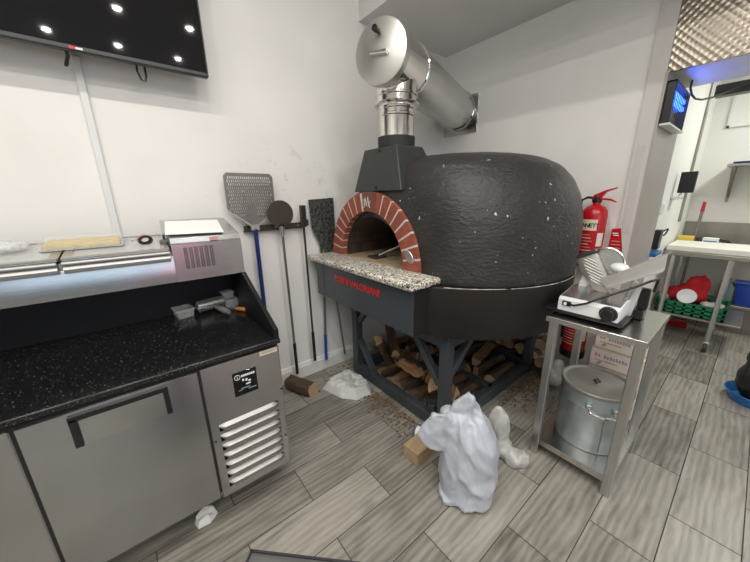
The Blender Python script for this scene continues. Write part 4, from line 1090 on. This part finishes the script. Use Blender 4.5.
MB().lathe([(.073, -.010), (.081, -.010), (.083, -.004), (.083, .008), (.078, .011), (.075, .008), (.075, -.007)], bc, 48, (-1, 0, 0)).build('blade_guard', M['flue_satin'], sl)
rb2 = MB()
for k in range(6): rb2.bar((bc[0] - .008, bc[1] + .035 - abs(k - 2.5) * .004, bc[2] + .045 - k * .016), (bc[0] - .008, bc[1] - .035 + abs(k - 2.5) * .004, bc[2] + .033 - k * .016), .006, .004, None, (1, 0, 0))
rb2.build('blade_cover_rib', M['flue_cap'], sl)
MB().prism([(SP((0, .585, 0))[1], 1.14 - .862), (SP((0, .572, 0))[1], 1.172 - .862), (SP((0, .50, 0))[1], 1.205 - .862), (SP((0, .485, 0))[1], 1.192 - .862), (SP((0, .548, 0))[1], 1.155 - .862)], 'x', GX - .01, GX + .05, bev=.004).build('top_guard', M['bezel'], sl)
# carriage tray running out to the right
tw = Vector((0, -.232, .168)).normalized()
ctr = MB()
A, B = Vector(SP((1.80, .452, 1.035))), Vector(SP((1.80, .222, 1.186)))
ctr.bar(A, B, .004, .085, None, (1, 0, 0.15), .001)
def quadprism(mb, pts, x0, x1): mb.prism([(p[0] - .30, p[1] - .862) for p in pts], 'x', x0 - 1.70, x1 - 1.70)
ct2 = MB(); quadprism(ct2, [(.445, 1.066), (.224, 1.220), (.224, 1.212), (.443, 1.058)], 1.80, 1.93); quadprism(ct2, [(.445, 1.066), (.218, 1.226), (.216, 1.150), (.408, 1.030)], 1.796, 1.802)
quadprism(ct2, [(.408, 1.036), (.216, 1.156), (.216, 1.150), (.408, 1.030)], 1.772, 1.80)
ctr.bm.free()
cty = ct2.build('carriage_tray', M['tray_steel'], sl, False)
MB().prism([(.355 - .30, .93 - .862), (.330 - .30, .93 - .862), (.300 - .30, 1.07 - .862), (.318 - .30, 1.085 - .862)], 'x', .13, .155, bev=.003).build('carriage_arm', M['flue_satin'], sl)
MB().prism([(.31 - .30, .868 - .862), (.336 - .30, .868 - .862), (.318 - .30, 1.04 - .862), (.285 - .30, 1.06 - .862)], 'x', .165, .19, bev=.003).build('carriage_post', M['film'], sl)
MB().prism([(.262, .115), (.225, .115), (.20, .235), (.235, .25)], 'x', .19, .25, bev=.004).build('support', M['white'], sl)
MB().ell((.15, .385 - .30, 1.128 - .862), (.03, .04, .024)).build('pusher_grip', M['white'], sl)
MB().box((.22, -.03, .001), (.30, .02, .05), .006).box((.24, -.035, .05), (.28, .005, .16), .006).build('sharpener', M['black'], sl)
MB().tube([(-.002, .225, .072), (-.015, .20, .075), (-.012, .15, .10), (.02, .08, .15), (.06, .0, .20), (.10, -.05, .235), (.16, -.065, .235), (.22, -.05, .16)], .0055, 8).build('power_cord', M['black'], sl)

# ------------------------------------------------------------------ cartons, extinguishers, notices
def carton(loc, size, rz, label):
    t = thing('carton', label, 'carton', loc, rz, 'white cartons')
    a, b, h = size
    MB().box((0, -b / 2, 0), (a, b / 2, h), .002).build('box', M['carton'], t)
    MB().box((-.0006, -b / 2 + .004, h - .006), (a, b / 2 - .004, h + .0008)).build('lid_seam', M['carton_edge'], t, False)
    for nm, mt, z_, hh_, y1_, y0_, n_ in (('red_print', 'pink_mark', .52, .030, .43, .30, 2), ('heading_print', 'grey_mark', .50, .026, .24, -.22, 8), ('red_line_print', 'pink_mark', .30, .012, .40, -.05, 12)):
        pm = MB(); w_ = (y1_ - y0_) * b / n_
        for k in range(n_): pm.box((-.0009, y0_ * b + k * w_, h * z_), (.0002, y0_ * b + k * w_ + w_ * .72, h * z_ + hh_ * (.8 + .2 * (k % 2))))
        pm.build(nm, M[mt], t, False)
    MB().box((-.0008, -b * .42, h * .46), (.0002, -b * .34, h * .66)).box((-.0008, -b * .42, h * .14), (.0002, -b * .29, h * .28)).build('print_mark', M['grey_mark'], t, False)
    MB().lathe([(0, .0008), (.018, .0008), (.018, 0), (0, 0)], (0, b * .30, h * .2), 18, (-1, 0, 0), sx=.5).build('printed_oval', M['grey_mark'], t)
carton((2.44, .425, .455), (.20, .27, .125), R(-2), 'white printed carton, upper one of the stack behind the bin')
carton((2.43, .425, .32), (.20, .29, .13), R(1), 'white printed carton just under the top one behind the bin')
carton((2.43, .425, .16), (.20, .29, .155), R(0), 'white printed carton third from top, mostly hidden behind the bin')
carton((2.43, .425, .001), (.20, .29, .155), R(0), 'white printed carton at the floor, hidden behind the bin')

def extinguisher(loc, rz, label, r=.085, h=.44, word=''):
    t = thing('fire_extinguisher', label, 'fire extinguisher', loc, rz, None)
    MB().lathe([(0, .02), (r * .96, .02), (r, .03), (r, h - .06), (r * .93, h - .025), (r * .7, h), (r * .35, h + .015), (.024, h + .018), (.024, h + .035), (0, h + .035)], seg=40).build('cylinder', M['red'], t)
    MB().lathe([(0, 0), (r * 1.05, 0), (r * 1.07, .01), (r * 1.07, .055), (r * 1.01, .06), (r * 1.01, .02), (0, .015)], seg=40).build('base_ring', M['black'], t)
    MB().lathe([(.026, h + .03), (.03, h + .035), (.03, h + .05), (.02, h + .06), (.016, h + .075), (0, h + .08)], seg=20).build('valve', M['black'], t)
    MB().prism([(.03, h + .06), (.02, h + .082), (-.05, h + .115), (-.105, h + .13), (-.10, h + .12), (-.05, h + .10), (-.02, h + .055)], 'x', -.012, .012).build('lever', M['red'], t, False)
    MB().prism([(.03, h + .058), (-.02, h + .062), (-.08, h + .055), (-.115, h + .035), (-.11, h + .03), (-.08, h + .042), (-.02, h + .05), (.03, h + .047)], 'x', -.010, .010).build('carry_handle', M['red'], t, False)
    MB().tube([(0, .02, h + .062), (.0, .06, h + .065), (0, .095, h + .045), (0, .098, h - .05), (0, .09, .12)], .009, 10).build('hose', M['black'], t)
    # label wrapped on the cylinder
    def wrap(name, mat, z0, z1, a0, a1, rr=.0008):
        V = []; F = []; n = 12
        for i in range(n + 1):
            a = R(a0 + (a1 - a0) * i / n); c, s_ = math.cos(a) * (r + rr), math.sin(a) * (r + rr); V += [(c, s_, z0), (c, s_, z1)]
        F = [(2 * i, 2 * i + 2, 2 * i + 3, 2 * i + 1) for i in range(n)]
        m = MB(); m._add(V, F); return m.build(name, M[mat], t, True)
    wrap('label_header', 'cream', h * .62, h * .80, 130, 215)
    for k in range(6): wrap('label_line', 'pink_mark' if k % 2 else 'cream', h * (.28 + k * .052), h * (.293 + k * .052), 135, 205 - 8 * (k % 3), .0012)
    wrap('inspection_tag', 'carton', h * .36, h * .58, 222, 255, .0012)
    if word:
        for i, chh in enumerate(word):
            a = R(128 + 88 * i / (len(word) - 1)); d = Vector((math.cos(a), math.sin(a), 0)); tg = Vector((d.y, -d.x, 0)) * -1
            x_ = Vector((-d.y, d.x, 0)); Mx = Matrix(((x_.x, 0, d.x, d.x * (r + .0015)), (x_.y, 0, d.y, d.y * (r + .0015)), (0, 1, 0, h * .70), (0, 0, 0, 1)))
            text_mesh(chh, .040, 'black', 'label_letter', t, Mx, .0006, .0008)
    MB().box((r - .01, -.03, h * .45), (XW - .004 - loc[0], .03, h * .62)).build('wall_bracket', M['black'], t, False)
    return t
extinguisher((2.60, .742, .99), 0, 'red fire extinguisher hung high on the wall between oven and pillar', .078, .42, 'BENNETT')
extinguisher((2.60, .735, .255), 0, 'red fire extinguisher hung low on the wall behind the steel table', .08, .42)

fs_ = thing('fire_sign', 'red fire action notice with white print low on the pillar', 'sign', (XW - .03, .60, 1.02))
MB().prism([(.045, 0), (-.058, 0), (-.008, .245), (.042, .238)], 'x', -.002, .002).build('board', M['red'], fs_, False)
MB().box((-.0032, .0, .205), (-.0022, .034, .212)).box((-.0032, -.004, .192), (-.0022, .028, .198)).build('print_heading', M['paper'], fs_, False)
ln = MB()
for k in range(6): ln.box((-.0032, -.018 - k * .004, .03 + (5 - k) * .024), (-.0022, .032, .036 + (5 - k) * .024))
ln.build('print_lines', M['pink_mark'], fs_, False)
for lab, z0, z1, y0, y1 in (('long blank translucent strip taped up the pillar, upper of two', 1.50, 1.80, .552, .592), ('white printed notice strip taped on the pillar below the blank strip', 1.23, 1.49, .546, .588)):
    t = thing('paper_strip', lab, 'notice', (XW - .02, .57, z0))
    MB().box((-.001, y0 - .57, 0), (.001, y1 - .57, z1 - z0)).build('strip', M['tape' if 'blank' in lab else 'paper'], t, False)
    if 'blank' not in lab:
        l2 = MB()
        for k in range(11): l2.box((-.0018, y0 - .57 + .006 + .004 * (k % 3), .02 + k * .021), (-.0008, y1 - .57 - .006, .0265 + k * .021))
        l2.build('print_lines', M['grey_mark'], t, False)

# ------------------------------------------------------------------ kitchen beyond the opening
cl = MB().box((XW - .002, -1.09, 2.20), (XW + .0195, .528, ZS - .002)).build('cladding_panel', M['embossed'], None, False); tag(cl, 'embossed stainless sheet cladding above the kitchen opening', 'cladding')
fk = thing('insect_killer', 'black insect killer with glowing blue tubes high on the side of the pillar', 'insect killer', (2.69, .512, 1.915))
MB().box((0, -.045, 0), (.012, .0, .235), .003).box((.468, -.045, 0), (.48, 0, .235), .003).box((0, -.045, .222), (.48, 0, .235), .003).box((0, -.006, 0), (.48, 0, .235)).build('housing', M['black'], fk)
MB().box((.0, -.052, -.014), (.48, .0, .0), .003).build('tray', M['white'], fk)
for z in (.185, .14): MB().cyl((.015, -.020, z), (.465, -.020, z), .013, seg=12).build('tube', M['uv_tube'], fk)
for k in range(9): MB().cyl((.045 + k * .049, -.042, 0), (.045 + k * .049, -.042, .224), .0025, seg=6).build('grille_bar', M['bezel'], fk)

mn = thing('wall_monitor', 'small black monitor on a wall bracket in the kitchen', 'monitor', (3.95, .475, 1.42))
Tm = Matrix.Rotation(R(-12), 4, 'Z')
MB().box((-.015, -.062, .075), (.015, .045, .255), .004, None, Tm).build('case', M['black_matt'], mn)
MB().tube([(.02, .0, .12), (.03, .03, .05), (.02, .066, .02)], .010).box((-.08, .0, .02), (.06, .066, .045), .004).build('bracket', M['white'], mn)
tk = MB().box((4.58, .525, 1.2), (4.63, .545, 2.74), .004).build('cable_trunking', M['kitchen_steel']); tag(tk, 'grey vertical conduit on the kitchen wall above the monitor', 'conduit')
sk_ = thing('light_switch', 'white double switch plate on the kitchen wall', 'switch', (3.58, .545, 1.33))
MB().box((-.06, -.012, 0), (.06, 0, .09), .003).build('plate', M['white_trim'], sk_); MB().box((-.03, -.016, .02), (-.005, -.012, .07)).box((.005, -.016, .02), (.03, -.012, .07)).build('rocker', M['pvc'], sk_, False)
pb = MB()
for a, b in (((XK - .02, .40, 2.16), (XK, .42, 2.70)), ((XK - .02, -.5, 2.16), (XK, .42, 2.18))): pb.box(a, b)
struct(pb.build('trim_3', M['white_trim'], None, False), 'raised frame on the kitchen back wall')
ws = thing('wall_shelf', 'steel wall shelf on brackets with dark blue goods on the kitchen back wall', 'shelf', (XK, .10, 1.72))
MB().box((-.32, -.9, .03), (0, .22, .055), .003).build('board', M['steel_leg'], ws)
for y in (.17, -.55): MB().prism([(-.30, .03), (-.02, -.28), (-.02, -.33), (0, -.33), (0, .03)], 'y', y - .012, y + .012).build('bracket', M['kitchen_steel'], ws, False)
bt = MB().box((XK - .34, -.6, 1.776), (XK - .04, .28, 1.79), .003).build('blue_tray', M['blue_dark']); tag(bt, 'dark blue tray lying on the kitchen wall shelf', 'tray')
bm_ = thing('black_beam', 'dark grey metal channel crossing the top of the kitchen', 'beam', (3.6, 0, 2.19))
MB().box((0, -1.6, 0), (.10, .40, .075), .004).build('channel', M['bezel'], bm_)
MB().box((-.004, -1.6, .022), (0, .39, .03)).build('groove', M['black_matt'], bm_, False)
cb = MB().tube([(3.0, .45, 2.196), (3.0, .45, 2.15), (3.02, .44, 2.115), (3.06, .425, 2.095), (3.12, .40, 2.092), (3.20, .36, 2.11), (3.28, .32, 2.14), (3.38, .26, 2.18), (3.5, .05, 2.245), (3.55, -.3, 2.30), (3.6, -.9, 2.4)], .006, 8)
tag(cb.build('power_cable', M['black']), 'black cable drooping from the ceiling near the insect killer', 'cable')

kt = thing('kitchen_table', 'stainless kitchen worktable on castors beyond the opening', 'table', (4.15, .0, 0))
MB().box((-.03, -.12, .905), (.60, .53, .945), .004).build('table_top', M['kitchen_steel'], kt)
MB().box((-.01, -.09, .295), (.58, .50, .315), .003).build('lower_shelf', M['kitchen_steel'], kt)
for x in (.0, .54):
    for y in (.085, .46):
        l = MB().cyl((x, y, .10), (x, y, .91), .019, seg=16).build('leg', M['steel_leg'], kt)
        MB().lathe([(0, -.014), (.042, -.014), (.048, -.008), (.048, .008), (.042, .014), (0, .014)], (x - .015, y, .05), 22, (0, 1, 0)).build('castor', M['bezel'], l)
        MB().box((x - .028, y - .022, .07), (x + .022, y + .022, .105), .006).build('castor_housing', M['steel_leg'], l)
cu = MB().box((4.16, -.03, .946), (4.66, .525, 1.0), .006).build('cutting_board', M['offwhite']); tag(cu, 'thick white cutting board on the kitchen worktable', 'cutting board')
def crate():
    t = thing('green_crate', 'green plastic crate on the lower shelf of the kitchen worktable', 'crate', (4.165, .02, .316))
    s = MB(); a, b, h = .38, .49, .115
    s.box((0, 0, 0), (a, b, .006))
    for p, q in (((0, 0), (.008, b)), ((a - .008, 0), (a, b)), ((0, 0), (a, .008)), ((0, b - .008), (a, b))):
        s.box((*p, 0), (*q, .03)).box((*p, .045), (*q, .07)).box((*p, .085), (*q, h))
    for k in range(8):
        y = k * (b - .02) / 7; s.box((0, y, 0), (.008, y + .02, h)).box((a - .008, y, 0), (a, y + .02, h))
    s.build('basket', M['green'], t, False)
    MB().box((-.008, -.008, h), (a + .008, .012, h + .012)).box((-.008, b - .012, h), (a + .008, b + .008, h + .012)).box((-.008, 0, h), (.012, b, h + .012)).box((a - .012, 0, h), (a + .008, b, h + .012)).build('rim', M['green'], t, False)
crate()
rcz = MB().ell((4.33, .30, .50), (.12, .13, .10)).ell((4.37, .25, .60), (.09, .09, .09)).ell((4.30, .40, .50), (.08, .06, .06))
soft('red_cloth', rcz, .012, 2, .035, 8, 5, 'red_cloth', 'bundle of red cloth heaped on the green crate', 'cloth', None, .33)
pt = MB().lathe([(0, .004), (.05, .004), (.07, .014), (.072, .011), (.05, 0), (0, 0)], (0, 0, 0), 28).build('white_plate', M['white']); pt.location = (4.195, .30, .505); pt.rotation_euler = (0, R(-72), 0); tag(pt, 'round white plate leaning on the red cloth', 'plate')
fb_ = MB().ell((4.27, .46, .46), (.07, .05, .05)); soft('clear_bag', fb_, .012, 2, .014, 14, 8, 'film', 'crumpled clear bag left of the red cloth in the green crate', 'plastic bag', None, .33)
cc = MB().ell((4.25, .12, .445), (.06, .09, .03)); soft('packet', cc, .012, 2, .012, 16, 3, 'mesh_white', 'pale crumpled packets right of the red cloth in the green crate', 'packet', None, .33)
yb = MB().box((4.60, .44, .946), (4.68, .53, 1.03), .004); yb = MB().box((4.68, .40, .946), (4.745, .525, 1.045), .004).build('yellow_box', M['yellow']); tag(yb, 'low yellow box behind the white cutting board', 'box')
bl = thing('blue_box', 'pale carton with blue front beside the broom handle', 'box', (4.69, .27, .946))
MB().box((0, -.05, 0), (.08, .065, .09), .003).build('carton', M['paper'], bl); MB().box((-.001, -.042, .012), (0, .055, .062)).build('front_panel', M['blue_tub'], bl, False)
bb = thing('broom_handle', 'grey pole with red tip standing behind the worktable', 'broom', (4.80, .40, 0))
MB().cyl((0, .02, .03), (0, .0, 1.30), .013, seg=12).build('pole', M['aluminium'], bb); MB().cyl((0, .0, 1.30), (0, -.002, 1.40), .017, .013, seg=12).build('tip', M['red'], bb)
MB().box((-.05, -.12, 0), (.05, .12, .05), .005).build('head', M['red'], bb)
sc_ = thing('steel_counter', 'steel back counter with tall splashback along the kitchen wall', 'counter', (4.86, 0, 0))
MB().box((0, -1.5, .86), (.335, .54, .90), .004).build('top', M['kitchen_steel'], sc_)
MB().box((.315, -1.5, .90), (.335, .54, 1.17), .002).build('splashback', M['kitchen_steel'], sc_)
MB().box((.01, -1.5, .30), (.33, .54, .325), .002).build('lower_shelf', M['kitchen_steel'], sc_)
MB().box((.27, -1.5, 0), (.33, .54, .30)).build('plinth', M['kitchen_steel'], sc_, False)
for y in (-1.45, .49): MB().cyl((.04, y, 0), (.04, y, .87), .02, seg=14).build('leg', M['steel_leg'], sc_)
bp_ = film_blob('dark_pans', (5.02, .30, .955), (.10, .17, .05), 'black', 4, .02, 'dark pans piled on the steel back counter', 'pans', .012)
bin_ = thing('blue_bin', 'blue plastic tub on the lower shelf of the steel back counter', 'tub', (4.95, -.10, .326))
MB().prism([(-.075, 0), (.09, 0), (.12, .24), (-.10, .24)], 'x', -.05, .12, bev=.008).build('body', M['blue'], bin_)
MB().box((-.06, -.11, .235), (.13, .13, .25), .004).build('rim', M['blue'], bin_)
gb = thing('grey_bin', 'grey green plastic container left of the blue tub', 'tub', (4.95, .07, .326))
MB().prism([(-.055, 0), (.045, 0), (.05, .18), (0, .25), (-.05, .19)], 'x', -.05, .12, bev=.006).build('body', M['teal'], gb)
MB().box((-.02, -.02, .24), (.05, .02, .262), .004).build('lid', M['teal'], gb)
bk_ = thing('wall_handset', 'upright black handset on the kitchen wall above a blue holder', 'handset', (3.52, .545, 1.03))
MB().box((-.05, -.05, 0), (.05, 0, .165), .006).build('handset', M['black'], bk_)
MB().tube([(.04, -.045, .15), (.07, -.07, .17), (.10, -.07, .165), (.11, -.06, .13), (.09, -.05, .11)], .006).build('cord', M['black'], bk_)
bh = thing('blue_holder', 'blue plastic holder on the kitchen wall just below the black handset', 'holder', (3.45, .545, .985))
MB().box((-.12, -.07, 0), (.12, 0, .035), .006).build('tray', M['blue_tub'], bh)

bd = MB().ell((3.35, -.245, .17), (.11, .125, .18)).ell((3.36, -.235, .32), (.085, .095, .13)).ell((3.35, -.205, .46), (.05, .07, .04))
soft('refuse_sack', bd, .012, 4, .012, 10, 7, 'blackbag', 'black plastic sack at the right edge of the photo standing in a blue tub', 'refuse sack', None, .01)
dsh = MB().lathe([(0, .0), (.16, 0), (.19, .07), (.196, .072), (.19, .078), (.155, .008), (0, .008)], (0, 0, 0), 40).build('blue_tub', M['blue_tub']); dsh.location = (3.36, -.25, .001); dsh.scale = (.86, .86, 1); tag(dsh, 'shallow round blue tub under the black sack', 'tub')

# ------------------------------------------------------------------ dark table corner in the foreground
tc_ = thing('grey_table', 'dark grey table corner cut off by the bottom edge of the photo', 'table', (.083, .556, 0), R(-45))
Tt = Matrix.Rotation(0, 4, 'Z')
MB().prism([(0, 0), (.62, 0), (.62, -.62), (-.0, -.62)], 'z', .715, .745).build('table_top', plain('grey_wood_top', (.085, .085, .085), .5, var=.3, scale=9, stretch=(1, 14, 1)), tc_, False)
MB().box((-.004, -.62, .708), (0, .004, .750)).box((-.004, 0, .708), (.62, .004, .750)).build('edge_band', M['bezel'], tc_, False)
MB().cyl((.31, -.31, .02), (.31, -.31, .715), .035, seg=20).build('pedestal', M['bezel'], tc_)
MB().lathe([(0, 0), (.2, 0), (.2, .012), (.04, .03), (0, .03)], (.31, -.31, 0), 36).build('base', M['bezel'], tc_)

# ------------------------------------------------------------------ view
S.view_settings.view_transform = 'Standard'; S.view_settings.look = 'None'; S.view_settings.gamma = 1; S.view_settings.use_curve_mapping = False
S.view_settings.exposure = 0.14
